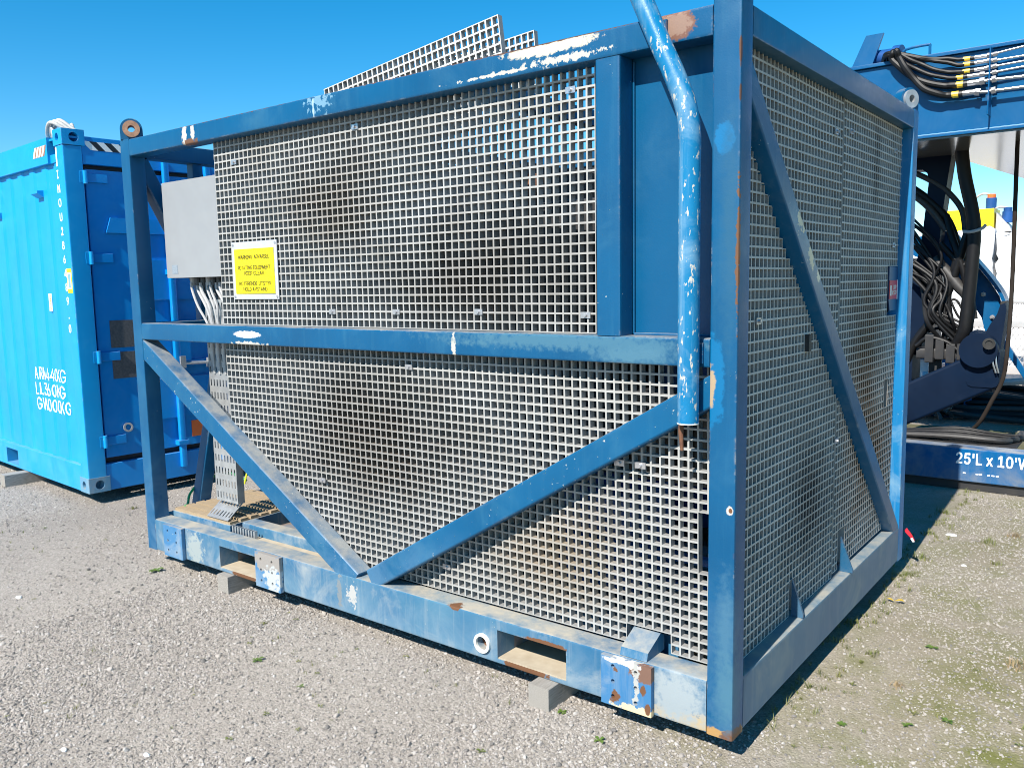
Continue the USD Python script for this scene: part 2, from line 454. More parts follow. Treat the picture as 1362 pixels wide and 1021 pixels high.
M_hose_grey = simple('dusty_hose', (.04, .038, .037), .55, .4, 30)
M_zinc = simple('zinc_fitting', (.56, .55, .56), .33, .25, 60, metallic=.75)
M_brass = simple('yellow_ferrule', (.70, .48, .05), .4, .2, 60)
M_steelpipe = simple('steel_line', (.50, .50, .50), .30, .25, 30, metallic=.8)
M_wood = simple('weathered_wood', (.33, .31, .28), .8, .45, 5, bump=.002, bump_scale=40, stretch=(60, 3, 60), to=(.17, .155, .135))
M_plank = simple('deck_planks', (.36, .27, .17), .8, .45, 4, bump=.001, stretch=(40, 3, 40), to=(.24, .18, .11))
M_yellow = simple('sign_yellow', (.85, .72, .004), .4, .05, 5)
M_signback = simple('sign_backing', (.42, .44, .47), .4, .15, 30)
M_ink = simple('sign_ink', (.11, .095, .008), .5, .1)
M_red = simple('red_label', (.52, .010, .018), .45, .1)
M_redtape = simple('red_tape', (.65, .02, .03), .5, .1)
M_white = simple('white_lettering', (.82, .82, .80), .5, .08, 30)
M_whitegrey = simple('worn_white_lettering', (.78, .77, .70), .5, .25, 40)
M_navy = simple('navy_plate', (.010, .035, .10), .4, .2)
M_rust = simple('rusty_steel', (.17, .075, .035), .8, .5, 40, bump=.002, bump_scale=90, to=(.09, .035, .02))
M_rustlight = simple('rusty_bush', (.36, .21, .13), .65, .45, 40, to=(.20, .10, .06))
M_green = simple('earth_cable_green', (.05, .42, .12), .4, .1)
M_yelgreen = simple('earth_cable_yellow', (.55, .60, .02), .4, .1)
M_orange = simple('orange_plastic', (.75, .16, .03), .5, .15)
M_amber = simple('amber_plastic', (.80, .30, .03), .4, .1)
M_cablegrey = simple('grey_cable', (.42, .42, .42), .5, .25, 30)
M_cableblk = simple('dark_cable', (.05, .052, .055), .5, .3, 30)
M_label = simple('cabinet_label', (.10, .14, .18), .4, .6, 260, to=(.34, .38, .42))
M_dust = simple('dusty_floor', (.42, .36, .27), .85, .3, 14, to=(.33, .27, .19))
M_pocketwall = simple('pocket_steel', (.15, .20, .25), .6, .5, 16, to=(.20, .14, .10))
M_bluemach = simple('blue_machinery', (.012, .075, .26), .4, .3, 6)

M_craneblue = paint('crane_paint', (.001, .070, .19), (.001, .080, .21), fade=.10, dust=.3, chips=.86, edge=.25, rough=.30, streak=.08)
M_craneshade = paint('crane_shade_paint', (.0015, .007, .021), (.002, .010, .029), faded=(.006, .02, .05), fade=.15, dust=.02, chips=.88, edge=.0, rough=.5, streak=.1, spec=.15)  # crane blue darkened: the shade on leg and arms is in the colour
M_skid = paint('skid_paint', (.002, .085, .235), (.003, .10, .265), faded=(.26, .27, .26), fade=.35, chips=.80, edge=.4, rough=.30, streak=.15, low=(.05, .28, .75, (.21, .21, .20)))
M_under = simple('boom_underside', (.13, .13, .128), .16, .25, 5, metallic=0.0, stretch=(1.2, 14, 10), to=(.105, .105, .105))
M_cyan = paint('container_paint', (.001, .250, .57), (.001, .280, .62), faded=(.03, .33, .64), fade=.45, dust=.3, chips=.79, edge=.6, rough=.42, streak=.22, low=(.08, .45, .5, (.10, .36, .52)))
M_cdoor = paint('container_door_paint', (.003, .20, .55), (.004, .225, .60), faded=(.05, .28, .55), fade=.2, dust=.3, chips=.82, edge=.35, rough=.30, streak=.12)
M_gasket = simple('door_gasket', (.010, .013, .020), .6, .2)
M_casting = paint('corner_casting_paint', (.03, .22, .42), (.14, .26, .34), faded=(.32, .34, .33), fade=.8, chips=.72, edge=.9, chipcol=(.30, .20, .13), rough=.6)
M_dataplate = simple('data_plate', (.055, .060, .068), .45, .4, 55, to=(.11, .11, .11))
M_wirerope = simple('wire_rope', (.035, .030, .026), .9, .6, 2.5, metallic=.0, spec=.1, to=(.018, .011, .008))
M_sling = simple('sling_rope', (.50, .50, .48), .6, .35, 60)
M_shackle = simple('shackle_maroon', (.18, .03, .045), .5, .3)
M_black_paint = simple('black_stripe', (.012, .012, .016), .5, .1)
M_grass = simple('grass_blades', (.075, .105, .018), .6, .4, 3, to=(.17, .16, .045))
M_weed = simple('weed_leaves', (.065, .125, .016), .5, .3, 30, to=(.11, .16, .03))
M_dry = simple('dry_grass', (.26, .19, .10), .7, .3, 6)
M_tarp = simple('white_wrap', (.66, .67, .69), .45, .06, 3, bump=.02, bump_scale=7)
M_meshgrey = simple('galvanised_mesh', (.50, .51, .52), .5, .2, 9, metallic=.4)
M_ypaint = simple('yellow_paint', (.86, .62, .004), .4, .08, 4)
M_ltblue = simple('light_blue_pipe', (.18, .38, .52), .4, .15)
M_litter = simple('white_litter', (.75, .75, .74), .6, .15, 40)
M_leaf_y = simple('yellow_leaf', (.60, .40, .03), .6, .3, 30)

# gravel ground
g = G()
vo = g.add('voronoi_texture', dict(vector=g.pos(), scale=95.0, randomness=1.0))
vo2 = g.add('voronoi_texture', dict(vector=g.pos(), scale=210.0, randomness=1.0))
cell = g.add('separate_color', dict(color=f'{vo}.color')) + '.r'
cell2 = g.add('separate_color', dict(color=f'{vo2}.color')) + '.g'
c = g.add('rgb_ramp', {'ramp': [(0, (.175, .157, .137)), (.3, (.27, .243, .213)), (.6, (.33, .297, .26)), (.85, (.375, .34, .30)), (1, (.44, .405, .365))], 'fac': cell}) + '.color'
c2 = g.add('rgb_ramp', {'ramp': [(0, (.195, .172, .148)), (.5, (.315, .283, .246)), (1, (.375, .338, .298))], 'fac': cell2}) + '.color'
col = g.mix(.45, c, c2)
px = g.add('separate_xyz', dict(vector=g.pos()))
worn = g.math('multiply', g.mr(f'{px}.x', -.6, .5), g.mr(g.noise(.9, 4, .6), .2, .6))
col = g.mix(g.math('multiply', worn, .75), col, (.21, .178, .092))
moss = g.math('multiply', g.mr(f'{px}.x', -.8, .8), g.mr(g.noise(2.6, 6, .7),   .44, .62))
col = g.mix(g.math('multiply', moss, .95), col, (.125, .132, .026))
moss2 = g.mr(g.noise(1.7, 6, .72), .60, .74)
col = g.mix(g.math('multiply', moss2, .35), col, (.17, .15, .07))
col = g.mix(g.mr(g.noise(.45, 3), .35, .7, 0, .45), col, (.16, .142, .125))
bmp = g.math('add', g.math('multiply', f'{vo}.distance', -1.2), g.math('multiply', f'{vo2}.distance', -.6))
bmp = g.math('add', bmp, g.math('multiply', g.noise(6, 3), .8))
M_ground = g.finish(LK + 'gravel_ground', col, .9, bmp, .006, .5, specular_ior_level=.25)
g = G()
rd = g.add('object_info') + '.random'
c = g.add('rgb_ramp', {'ramp': [(0, (.085, .079, .075)), (.25, (.195, .175, .155)), (.5, (.28, .25, .22)), (.75, (.34, .308, .273)), (.95, (.37, .345, .32)), (1, (.47, .45, .425))], 'fac': rd}) + '.color'
c = g.mix(.25, c, g.mix(g.noise(40, 3), (.16, .15, .14), (.44, .41, .38)))
M_stone = g.finish(LK + 'gravel_stone', c, .85, None, specular_ior_level=.3)

# ------------------------------------------------------------------ ground
v, f = [], []
edges = np.unique(np.concatenate([-np.geomspace(3000, 12, 14), np.arange(-12, 18, .25), np.geomspace(18, 3000, 14)]))
gx, gy = np.meshgrid(edges, edges, indexing='ij')
near = np.exp(-((gx + 2) ** 2 + (gy - 1) ** 2) / 250.0)
gz = ((meshkit.fbm(np.stack([gx * .55, gy * .55, 0 * gx], -1), 3, 4) - .5) * .030 + (meshkit.fbm(np.stack([gx * 1.9, gy * 1.9, 0 * gx + 5], -1), 2, 9) - .5) * .014) * near - .006
n = len(edges)
idx = np.arange(n * n).reshape(n, n)
quads = np.stack([idx[:-1, :-1], idx[1:, :-1], idx[1:, 1:], idx[:-1, 1:]], -1).reshape(-1, 4)
solo('ground', trimesh.Trimesh(np.stack([gx, gy, gz], -1).reshape(-1, 3), np.vstack([quads[:, [0, 1, 2]], quads[:, [0, 2, 3]]]), process=False), M_ground, 'grey gravel yard with moss and worn tan patches', kind='structure', smooth=True)
from scipy.interpolate import RegularGridInterpolator
ground_z = RegularGridInterpolator((edges, edges), gz)


def gz_at(x, y):
    return float(ground_z((x, y)))


# loose stones
pi = UsdGeom.PointInstancer.Define(stage, '/World/gravel')
tag(pi, 'loose grey and tan gravel stones strewn over the yard', 'gravel', kind='stuff')
protos = []
for k in range(6):
    s = trimesh.creation.icosphere(subdivisions=1)
    w = s.vertices * (.78 + .5 * meshkit.noise(s.vertices * 1.4 + 7 * k, k))[:, None]
    w = w * np.array([1.0, rng.uniform(.6, .9), rng.uniform(.42, .65)])
    p = f'/World/gravel/stone_{k:03d}' if k else '/World/gravel/stone'
    usdkit.mesh(stage, p, trimesh.Trimesh(w, s.faces, process=False), M_stone, smooth=False)
    protos.append(p)
N = 105000
xs, ys, keep = [], [], []
bands = [(-8.5, -3.4, -1.2, 1.6, 40000), (-3.4, .1, -1.9, .35, 90000), (0.0, 2.0, -1.0, 5.0, 80000), (-4.6, -2.4, .35, 3.0, 6000), (-8.8, -5.7, -1.0, .55, 3000)]
for x0, x1, y0, y1, m in bands:
    xs.append(rng.uniform(x0, x1, m)); ys.append(rng.uniform(y0, y1, m))
xs, ys = np.concatenate(xs), np.concatenate(ys)
dens = meshkit.fbm(np.stack([xs * 1.6, ys * 1.6, 0 * xs], -1), 3, 21)
ok = rng.random(len(xs)) < np.clip((dens - .22) * 2.6, .25, 1) * np.where(xs > 0, .65, 1)
xs, ys = xs[ok], ys[ok]
size = np.clip(rng.lognormal(math.log(.0046), .36, len(xs)), .0026, .016)
zs = ground_z(np.stack([xs, ys], 1)) + size * .12
size = size * np.where(xs > 0, .78, 1.0)
q = rng.normal(size=(len(xs), 4)) * np.array([1, .22, .22, 1]); q /= np.linalg.norm(q, axis=1, keepdims=True)
pi.CreatePrototypesRel().SetTargets([Sdf.Path(p) for p in protos])
pi.CreateProtoIndicesAttr(Vt.IntArray.FromNumpy(rng.integers(0, 6, len(xs)).astype(np.int32)))
pi.CreatePositionsAttr(Vt.Vec3fArray.FromNumpy(np.stack([xs, ys, zs], 1).astype(np.float32)))
pi.CreateScalesAttr(Vt.Vec3fArray.FromNumpy(np.repeat(size[:, None], 3, 1).astype(np.float32)))
pi.CreateOrientationsAttr(Vt.QuathArray([Gf.Quath(float(a), float(b), float(c_), float(d)) for a, b, c_, d in q]))

# ------------------------------------------------------------------ the caged equipment frame
L, W, H0, H1 = 3.88, 2.44, .09, 2.59
T = .10
F = thing('equipment_frame', 'blue steel offshore lifting frame caged in white square-mesh grating, standing on timber blocks', 'equipment skid', (-L / 2, W / 2, H0))
# corner posts
part(F, 'corner_post', rbox(-T, 0, 0, T, H0, H1 + .012, .010, axis='z'), M_post, label='near corner post with a light blue touch-up patch and rust along its edge')
part(F, 'corner_post', rbox(-L, -L + T, 0, T, H0, H1, axis='z'), M_blue)
part(F, 'corner_post', rbox(-L, -L + T, W - T, W, H0, H1, axis='z'), M_blue)
part(F, 'corner_post', rbox(-T, 0, W - T, W, H0, H1, axis='z'), M_farpost)
# top rails
part(F, 'top_rail', rbox(-L + T, -T, .002, T, H1 - T, H1, .012), M_rail, label='front top rail with flaking white primer and rust along its upper edge')
part(F, 'top_rail', rbox(-L + T, -T, W - T, W - .002, H1 - T, H1), M_blue)
part(F, 'top_rail', rbox(-T, -.002, T, W - T, H1 - T, H1, axis='y'), M_shadeblue)
part(F, 'top_rail', rbox(-L + .002, -L + T, T, W - T, H1 - T, H1, axis='y'), M_blue)
# mid rails
part(F, 'middle_rail', rbox(-L + T, -T, .002, T, 1.405, 1.505, .010), M_mid)
part(F, 'middle_rail', rbox(-L + T, -T, W - T, W - .002, 1.405, 1.505), M_blue)
# bottom rails
ZB = .288
XG = -.058
front = rbox(-L + T, -T, .002, T + .02, H0, ZB, .010)
pockets = [(-3.095, -2.755), (-1.055, -.702)]
front = cut(front, *[box(a, b, -.2, .5, H0 + .022, .240) for a, b in pockets], cyl([-1.135, -.1, .163], [-1.135, .05, .163], .031, 24))
part(F, 'bottom_rail', front, M_base, smooth=25, label='scuffed front bottom rail with fork pockets')
part(F, 'bottom_rail', rbox(-L + T, -T, W - T, W - .002, H0, ZB), M_base)
part(F, 'bottom_rail', rbox(-T, -.002, T, W - T, H0, ZB + .004, .012, axis='y'), M_base_r)
part(F, 'bottom_rail', rbox(-L + .002, -L + T, T, W - T, H0, ZB, axis='y'), M_base)
for a, b in pockets:
    w = .008
    fp = part(F, 'fork_pocket', [box(a - w, a - .001, T + .021, W - T - .004, H0 + .016, .248), box(b + .001, b + w, T + .021, W - T - .004, H0 + .016, .248), box(a - w, b + w, T + .021, W - T - .004, .249, .256)], M_pocketwall, smooth=False)
    part(fp, 'pocket_floor', box(a + .001, b - .001, .006, W - T - .004, H0 + .0225, H0 + .027), M_dust, smooth=False)
part(F, 'drain_pipe', ring([-1.135, -.004, .163], [0, 1, 0], .043, .031, .012), M_whitegrey, label='short round pipe stub, rusty inside')
part(F, 'pipe_plug', cyl([-1.135, .035, .163], [-1.135, .06, .163], .0305), M_rust)
# bolt plates on the bottom rail
for x0, x1 in ((-3.650, -3.447), (-2.725, -2.510), (-.524, -.306)):
    pl = rbox(x0, x1, -.024, .0005, H0 + .002, ZB - .004, .004, axis='z')
    ww = x1 - x0
    holes = [cyl([x0 + ww * fx, -.05, H0 + .2 * fz], [x0 + ww * fx, -.006, H0 + .2 * fz], .0085, 12) for fx in (.25, .70) for fz in (.20, .50, .80)]
    part(F, 'bolt_plate', cut(pl, *holes), M_plate, smooth=25)
# door post and recessed panel
part(F, 'door_post', rbox(-.552, -.448, .0035, T, 1.5055, 2.4895, .012, axis='z'), M_rail)
part(F, 'recess_panel', box(-.50, -.05, T + .002, T + .008, 1.45, 2.54), M_panel, smooth=False)
part(F, 'weld_seam', [tube([[-.44, T - .006, 1.508], [-.11, T - .006, 1.508]], .006, 8), tube([[-.443, T - .006, 1.51], [-.443, T - .006, 2.48]], .004, 6)], M_panel)
# braces of the long side
def brace(p0, p1, name='diagonal_brace', m=M_brace, w=.096, h=.10, **k):
    d = np.array(p1, float) - p0
    return part(F, name, beam(p0, p1, w, h, r=.010), m, **k)
brace([-3.83, .0525, 1.3695], [-1.955, .0525, .2605], h=.112)
brace([-1.84, .0535, .297], [-.06, .0535, 1.346], h=.101)
# brace of the short side
bx = cat([beam([-.0525, .045, 2.41], [-.0525, 2.36, .222], .096, .092, r=.008), beam([-.123, .155, 2.306], [-.123, 2.30, .279], .045, .084, r=.002)])
part(F, 'diagonal_brace', bx, M_shadeblue, label='brace of the short side, chipped along its upper edge')
# left end frame
part(F, 'end_brace', beam([-3.83, .08, 2.47], [-3.83, .62, 1.42], .09, .09, up=(1, 0, 0)), M_blue)
part(F, 'end_brace', beam([-3.83, .345, .27], [-3.83, .60, 1.42], .09, .085, up=(1, 0, 0)), M_blue)
part(F, 'end_rail', rbox(-L + .004, -L + T, T, W - T, 1.405, 1.505, axis='y'), M_blue)
part(F, 'end_post', rbox(-3.865, -3.795, .42, .49, 1.506, 2.4895, axis='z'), M_blue)
# back side braces and roof beams
brace([-3.7, W - .052, 1.37], [-1.95, W - .052, .3]); brace([-1.9, W - .053, .3], [-.1, W - .053, 1.35])
part(F, 'back_post', rbox(-1.98, -1.9, W - .09, W - .01, 1.506, 2.489, axis='z'), M_blue)
for x in (-1.28, -2.62):
    part(F, 'roof_beam', rbox(x - .04, x + .04, T, W - T, 2.493, 2.573, axis='y'), M_blue)
# floor: inner beams, plank box, plates
part(F, 'inner_beam', rbox(-3.13, -.3, .185, .285, .20, .330, .010), M_base)
part(F, 'inner_beam', rbox(-3.2, -.3, 1.2, 1.3, .20, .330), M_base)
part(F, 'floor_plate', [box(-2.98, -2.30, T + .022, .184, .262, .270), box(-3.75, -.15, .4, 2.2, .180, .186)], M_dust, smooth=False)
part(F, 'floor_box', rbox(-3.775, -3.165, T + .024, .62, .205, .318, .008), M_base)
for k in range(8):
    y0 = T + .032 + k * .0725
    part(F, 'deck_plank', box(-3.765, -3.175, y0, y0 + .055, .3185, .334 + .002 * (k % 3)), M_plank, smooth=False)
part(F, 'gutter_plate', [box(-3.155 + k * .026, -3.143 + k * .026, T + .03, T + .05, .21, .318) for k in range(9)], M_galv, smooth=False)
# padeyes
def padeye(c, ax, m=M_blue, mb=M_rustlight):
    c, ax = np.array(c, float), np.array(ax, float) / np.linalg.norm(ax)
    side = np.cross([0, 0, 1], ax)
    out = [(-.062, -.063)] + [(.062 * math.cos(t), .062 * math.sin(t)) for t in np.linspace(math.pi, 0, 14)] + [(.062, -.063)]
    pl = poly_plate(out, ax, .05, c - ax * .025, side, (0, 0, 1))
    pe = part(F, 'padeye', cut(pl, cyl(c - ax * .1, c + ax * .1, .022, 18)), m, smooth=35)
    part(pe, 'bush', ring(c + ax * .002, ax, .048, .020, .076), mb, smooth=40)
padeye([-3.835, .055, 2.655], (.86, -.5, 0))
padeye([-.055, W - .055, 2.650], (.86, -.5, 0), mb=M_galv)
padeye([-3.835, W - .055, 2.655], (.86, .5, 0))
padeye([-.055, .055, 2.667], (.86, .5, 0))
# gusset feet that stick out through the gratings
part(F, 'gusset', poly_plate([(0, 0), (.14, 0), (.13, .03), (.03, .075), (0, .06)], (1, 0, 0), .115, (-.455, .145, ZB + .001), (0, -1, 0), (0, 0, 1)), M_base, smooth=False)
part(F, 'gusset', poly_plate([(0, 0), (.05, .0), (.05, .015), (0, .16)], (0, 1, 0), .012, (XG + .004, .735, ZB + .005), (1, 0, 0), (0, 0, 1)), M_shadeblue, smooth=False)
part(F, 'gusset', poly_plate([(0, 0), (.06, .0), (.06, .015), (0, .17)], (0, 1, 0), .012, (XG + .004, 1.41, ZB + .005), (1, 0, 0), (0, 0, 1)), M_shadeblue, smooth=False)

# gratings
P, BAR, DEP = .0381, .0076, .033
YG = T + .003
YU = .074
def cells(nx, nz, x0, z0, holes):
    X, Z = np.meshgrid(x0 + (np.arange(nx) + .5) * P, z0 + (np.arange(nz) + .5) * P, indexing='ij')
    m = np.ones((nx, nz), bool)
    for fn in holes:
        m &= ~fn(X, Z)
    return m
nx, nz = 64, 26
m = grating(nx, nz, P, BAR, DEP, cells(nx, nz, -3.032, 1.507, []), warp=.003, seed=1)
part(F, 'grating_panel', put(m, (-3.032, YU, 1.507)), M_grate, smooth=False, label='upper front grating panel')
nx, nz = 77, 29
z0 = .297
hole = [lambda X, Z: (X < -1.93) & (Z < 1.3695 - (X + 3.83) * .5915 - .01), lambda X, Z: (X > -.185) & (X < -.10) & (Z > .655) & (Z < .85), lambda X, Z: (X > -.47) & (X < -.285) & (Z < z0 + 2 * P)]
m = grating(nx, nz, P, BAR, DEP, cells(nx, nz, -3.035, z0, hole), warp=.003, seed=2)
m.vertices[:, 1] -= m.vertices[:, 2] / 1.105 * .029
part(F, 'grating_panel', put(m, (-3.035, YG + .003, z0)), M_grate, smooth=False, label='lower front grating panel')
# short side: two panels with a joint, cut away in steps along the brace

def in_brace(Y, Z):
    c = 2.41 - (Y - .045) * .9451
    return np.abs(Z - c) < .068
jy = 1.285
ny, nz = 31, 58
z0 = .2935
hole = [in_brace, lambda Y, Z: (Y > .70) & (Y < .775) & (Z < .43)]
m = grating(ny, nz, P, BAR, DEP, cells(ny, nz, .106, z0, hole), warp=.003, seed=3)
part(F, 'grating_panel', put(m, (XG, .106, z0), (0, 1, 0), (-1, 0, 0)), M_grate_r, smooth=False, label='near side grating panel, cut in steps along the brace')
ny = 28
z1 = .2935 + .017
hole = [in_brace, lambda Y, Z: (Y > 1.37) & (Y < 1.50) & (Z < .50), lambda Y, Z: (Y > 2.13) & (Z > 1.50) & (Z < 1.77), lambda Y, Z: (Y > 2.14) & (Y < 2.21) & (Z > .98) & (Z < 1.14)]
m = grating(ny, nz, P, BAR, DEP, cells(ny, nz, 1.294, z1, hole), warp=.003, seed=4)
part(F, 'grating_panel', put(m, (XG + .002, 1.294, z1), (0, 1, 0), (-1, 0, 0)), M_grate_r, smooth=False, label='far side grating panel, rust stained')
# roof grating at the left end
m = grating(20, 34, P, BAR, DEP)
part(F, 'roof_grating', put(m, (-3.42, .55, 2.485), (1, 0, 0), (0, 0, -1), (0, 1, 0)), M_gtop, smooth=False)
# clips
for x, z, yc in ((-2.848, 2.369, YU), (-1.895, 2.434, YU), (-.70, 2.42, YU), (-2.106, 1.582, YU), (-1.175, 1.586, YU), (-1.665, 1.583, YU), (-.64, 1.577, YU), (-1.60, 1.333, YG - .026), (-.40, 1.02, YG - .035), (-.49, 1.02, YG - .035), (-2.25, .72, YG - .02), (-1.42, .42, YG - .005)):
    part(F, 'grating_clip', [box(x - .022, x + .022, yc - .006, yc - .001, z - .012, z + .012), cyl([x, yc - .014, z], [x, yc - .004, z], .007, 8)], M_zinc, smooth=False)
for y, z in ((1.18, 2.33), (1.40, 2.36), (2.20, 2.36), (2.22, 1.87), (.32, 1.55), (.155, .42), (1.30, .95)):
    part(F, 'grating_clip', [box(XG + .001, XG + .006, y - .022, y + .022, z - .012, z + .012), cyl([XG + .004, y, z], [XG + .014, y, z], .007, 8)], M_zinc, smooth=False)
part(F, 'latch_block', box(XG + .001, XG + .02, .835, .865, 1.40, 1.47), M_dark, smooth=False)
# emergency stop plate
es = part(F, 'stop_plate', poly_plate([(0, .06), (.03, 0), (.175, 0), (.175, .235), (0, .235)], (1, 0, 0), .006, (XG - .002, 2.155, 1.52), (0, 1, 0), (0, 0, 1)), M_navy, smooth=False)
part(es, 'stop_label', box(XG + .0045, XG + .007, 2.157, 2.315, 1.582, 1.682), M_red, smooth=False)
part(es, 'stop_lettering', [text('OPP', .024, (XG + .0072, 2.225, 1.632), (0, 1, 0), (0, 0, 1)), text('N STP', .024, (XG + .0072, 2.205, 1.604), (0, 1, 0), (0, 0, 1)),
                            box(XG + .0072, XG + .0082, 2.165, 2.195, 1.60, 1.655)], M_whitegrey, smooth=False)
part(es, 'stop_edge', box(XG + .0045, XG + .0075, 2.3155, 2.327, 1.580, 1.684), M_white, smooth=False)

# warning sign
YS_ = YU - .0008
sx0, sx1, sz0, sz1 = -2.905, -2.514, 1.644, 1.949
sg = part(F, 'warning_sign', rbox(sx0, sx1, YS_ - .0065, YS_ - .0035, sz0, sz1, .001, axis='x'), M_signback, label='yellow warning sign in English and Norwegian on a grey plate')
part(sg, 'yellow_plate', box(sx0 + .024, sx1 - .026, YS_ - .0105, YS_ - .0068, sz0 + .03, sz1 - .038), M_yellow, smooth=False)
yx = YS_ - .0107
def sline(s, xc, z, h, w):
    t = text(s, h, (0, yx, z), (1, 0, 0), (0, 0, 1), bold=True, width=w)
    t.apply_translation([xc - t.bounds.mean(0)[0], 0, 0])
    return t
part(sg, 'sign_lettering', [sline('WARNING  ADVARSEL', -2.711, 1.858, .020, .27), sline('ROTATING EQUIPMENT', -2.711, 1.802, .020, .285), sline('KEEP CLEAR', -2.711, 1.772, .020, .17),
                            sline('ROTERENDE UTSTYR', -2.707, 1.718, .020, .28), sline('HOLD AVSTAND', -2.707, 1.688, .020, .21)], M_ink, smooth=False)
for x in (sx0 + .012, sx1 - .012):
    for z in (sz0 + .014, sz1 - .014):
        part(sg, 'screw', cyl([x, YS_ - .011, z], [x, YS_ - .006, z], .006, 8), M_zinc)

# vent pipe
vp = part(F, 'vent_pipe', tube([[-.157, -.041, 1.217], [-.157, -.041, 1.5], [-.157, -.041, 1.8], [-.157, -.041, 2.08], [-.158, -.041, 2.19], [-.175, -.041, 2.28], [-.215, -.041, 2.38], [-.263, -.041, 2.48], [-.34, -.041, 2.65], [-.43, -.041, 2.85]], .0365, 24), M_pipe, smooth=40,
          label='bent light blue vent pipe, paint flaking, strapped to the front')
part(vp, 'pipe_rim', ring([-.157, -.041, 1.2165], [0, 0, 1], .0372, .030, .004), M_whitegrey)
part(F, 'rust_rod', tube([[-.190, -.022, 1.23], [-.192, -.022, 1.18], [-.187, -.024, 1.115]], [.009, .0095, .006], 10), M_rust)
part(F, 'pipe_bracket', box(-.16, -.12, -.008, .001, 1.42, 1.49), M_blue, smooth=False)
part(F, 'pipe_bracket', box(-.30, -.26, -.010, .001, 2.52, 2.57), M_blue, smooth=False)

# control cabinet with its cables and cable ladder
cab = part(F, 'control_cabinet', rbox(-3.665, -3.05, .125, .40, 1.772, 2.333, .006, axis='y'), M_grey, label='plain grey control cabinet')
part(cab, 'cabinet_door_gap', [box(-3.666, -3.049, .143, .147, 1.771, 2.334)], M_dark, smooth=False)
part(cab, 'cabinet_label', box(-3.605, -3.545, .1235, .1248, 1.795, 1.848), M_label, smooth=False)
gl = np.linspace(-3.53, -3.09, 9)
for z in (1.90, 2.20):
    part(cab, 'cabinet_latch', rbox(-3.10, -3.085, .118, .1245, z, z + .03, .002, axis='y'), M_dark2)
for k, x in enumerate(gl):
    part(cab, 'cable_gland', cyl([x, .21, 1.725], [x, .21, 1.773], .016, 10), M_cableblk if k % 3 else M_cablegrey)
for k in range(14):
    x = -3.52 + k * .033; xe = -3.36 + k * .019
    y = .19 + .02 * (k % 3)
    part(F, 'cable', tube([[x, y, 1.74], [x + .01, y, 1.69], [x + .06 + .02 * (k % 2), y, 1.60], [xe - .03, y + .01, 1.50], [xe, y + .015, 1.40], [xe, y + .02, 1.2]], .0075 + .002 * (k % 2), 7, n=5), (M_cablegrey, M_cablegrey, M_cableblk)[k % 3])
part(F, 'cable_tie', [box(-3.38, -3.10, .18, .185, 1.478, 1.484)], M_cableblk, smooth=False)
for x in (-3.10, -3.075):
    part(F, 'cable_tag', box(x - .01, x + .01, .165, .175, 1.69, 1.74), M_amber, smooth=False)
def slotted(w, h, nx, nz, sw, sh):
    """Perforated tray sheet of slots, in x-z, thickness along y."""
    from shapely.geometry import Polygon, box as sbox
    from shapely import union_all
    p = sbox(0, 0, w, h)
    hs = [sbox((i + .5) * w / nx - sw / 2, (k + .5) * h / nz - sh / 2, (i + .5) * w / nx + sw / 2, (k + .5) * h / nz + sh / 2) for i in range(nx) for k in range(nz)]
    return trimesh.creation.extrude_polygon(p.difference(union_all(hs)), .003, engine='earcut')
tr = slotted(.215, 1.22, 7, 16, .010, .040)
tr = put(tr, (-3.42, .215, .42), (1, 0, 0), (0, 0, 1), (0, -1, 0))
fl = [box(-3.423, -3.4205, .212, .26, .42, 1.62), box(-3.2045, -3.202, .212, .26, .42, 1.62)]
tf = slotted(.215, .19, 7, 2, .010, .045)
d = np.array([.05, -.15, -.075]); d /= np.linalg.norm(d)
xdir = np.array([1.0, 0, 0]); nn = np.cross(xdir, -d)
foot = put(tf, (-3.40, .125, .340), (1, 0, 0), -d, np.cross([1, 0, 0], -d))
part(F, 'cable_ladder', [tr] + fl, M_galv, smooth=False, label='upright slotted cable ladder')
part(F, 'ladder_foot', foot, M_galv, smooth=False)
part(F, 'earth_cable', tube([[-3.70, .62, .42], [-3.74, .60, .44], [-3.80, .55, .47], [-3.86, .40, .45], [-3.86, .30, .38], [-3.80, .24, .33], [-3.77, .2, .325]], .008, 8), M_green, label='looped green and yellow earth cable')
part(F, 'earth_lug', tube([[-3.70, .60, .40], [-3.695, .62, .47], [-3.72, .64, .50]], .006, 7), M_yelgreen)

# machinery behind the gratings
part(F, 'engine_block', [rbox(-2.75, -1.15, .55, 1.75, .42, 1.30, .03), rbox(-2.55, -1.35, .75, 1.55, 1.30, 1.75, .05)], M_dark)
part(F, 'cylinder_head', [rbox(-2.5 + k * .19, -2.37 + k * .19, .62, .95, 1.30, 1.46, .02) for k in range(6)], M_dark2)
part(F, 'exhaust_manifold', tube([[-2.5, .5, 1.5], [-1.6, .48, 1.52], [-1.3, .5, 1.7], [-1.25, .6, 2.2]], .05, 14), M_rust)
part(F, 'radiator', [rbox(-2.98, -2.80, .35, 2.0, .45, 2.2, .01)] + [box(-3.0, -2.985, .4 + k * .06, .41 + k * .06, .5, 2.1) for k in range(26)], M_dark, smooth=False)
part(F, 'hydraulic_tank', rbox(-1.0, -.35, 1.35, 2.25, .40, 1.45, .03), M_bluemach)
part(F, 'hydraulic_tank', rbox(-1.0, -.62, .40, .75, .35, .80, .03), M_bluemach)
part(F, 'valve_block', [rbox(-.62, -.25, .32, .52, .9, 1.25, .01)] + [cyl([-.6 + k * .07, .30, .95], [-.6 + k * .07, .30, 1.2], .016, 10) for k in range(6)], M_dark2)
part(F, 'air_filter', cyl([-2.2, .75, 1.98], [-1.6, .75, 1.98], .17, 24), M_dark2)
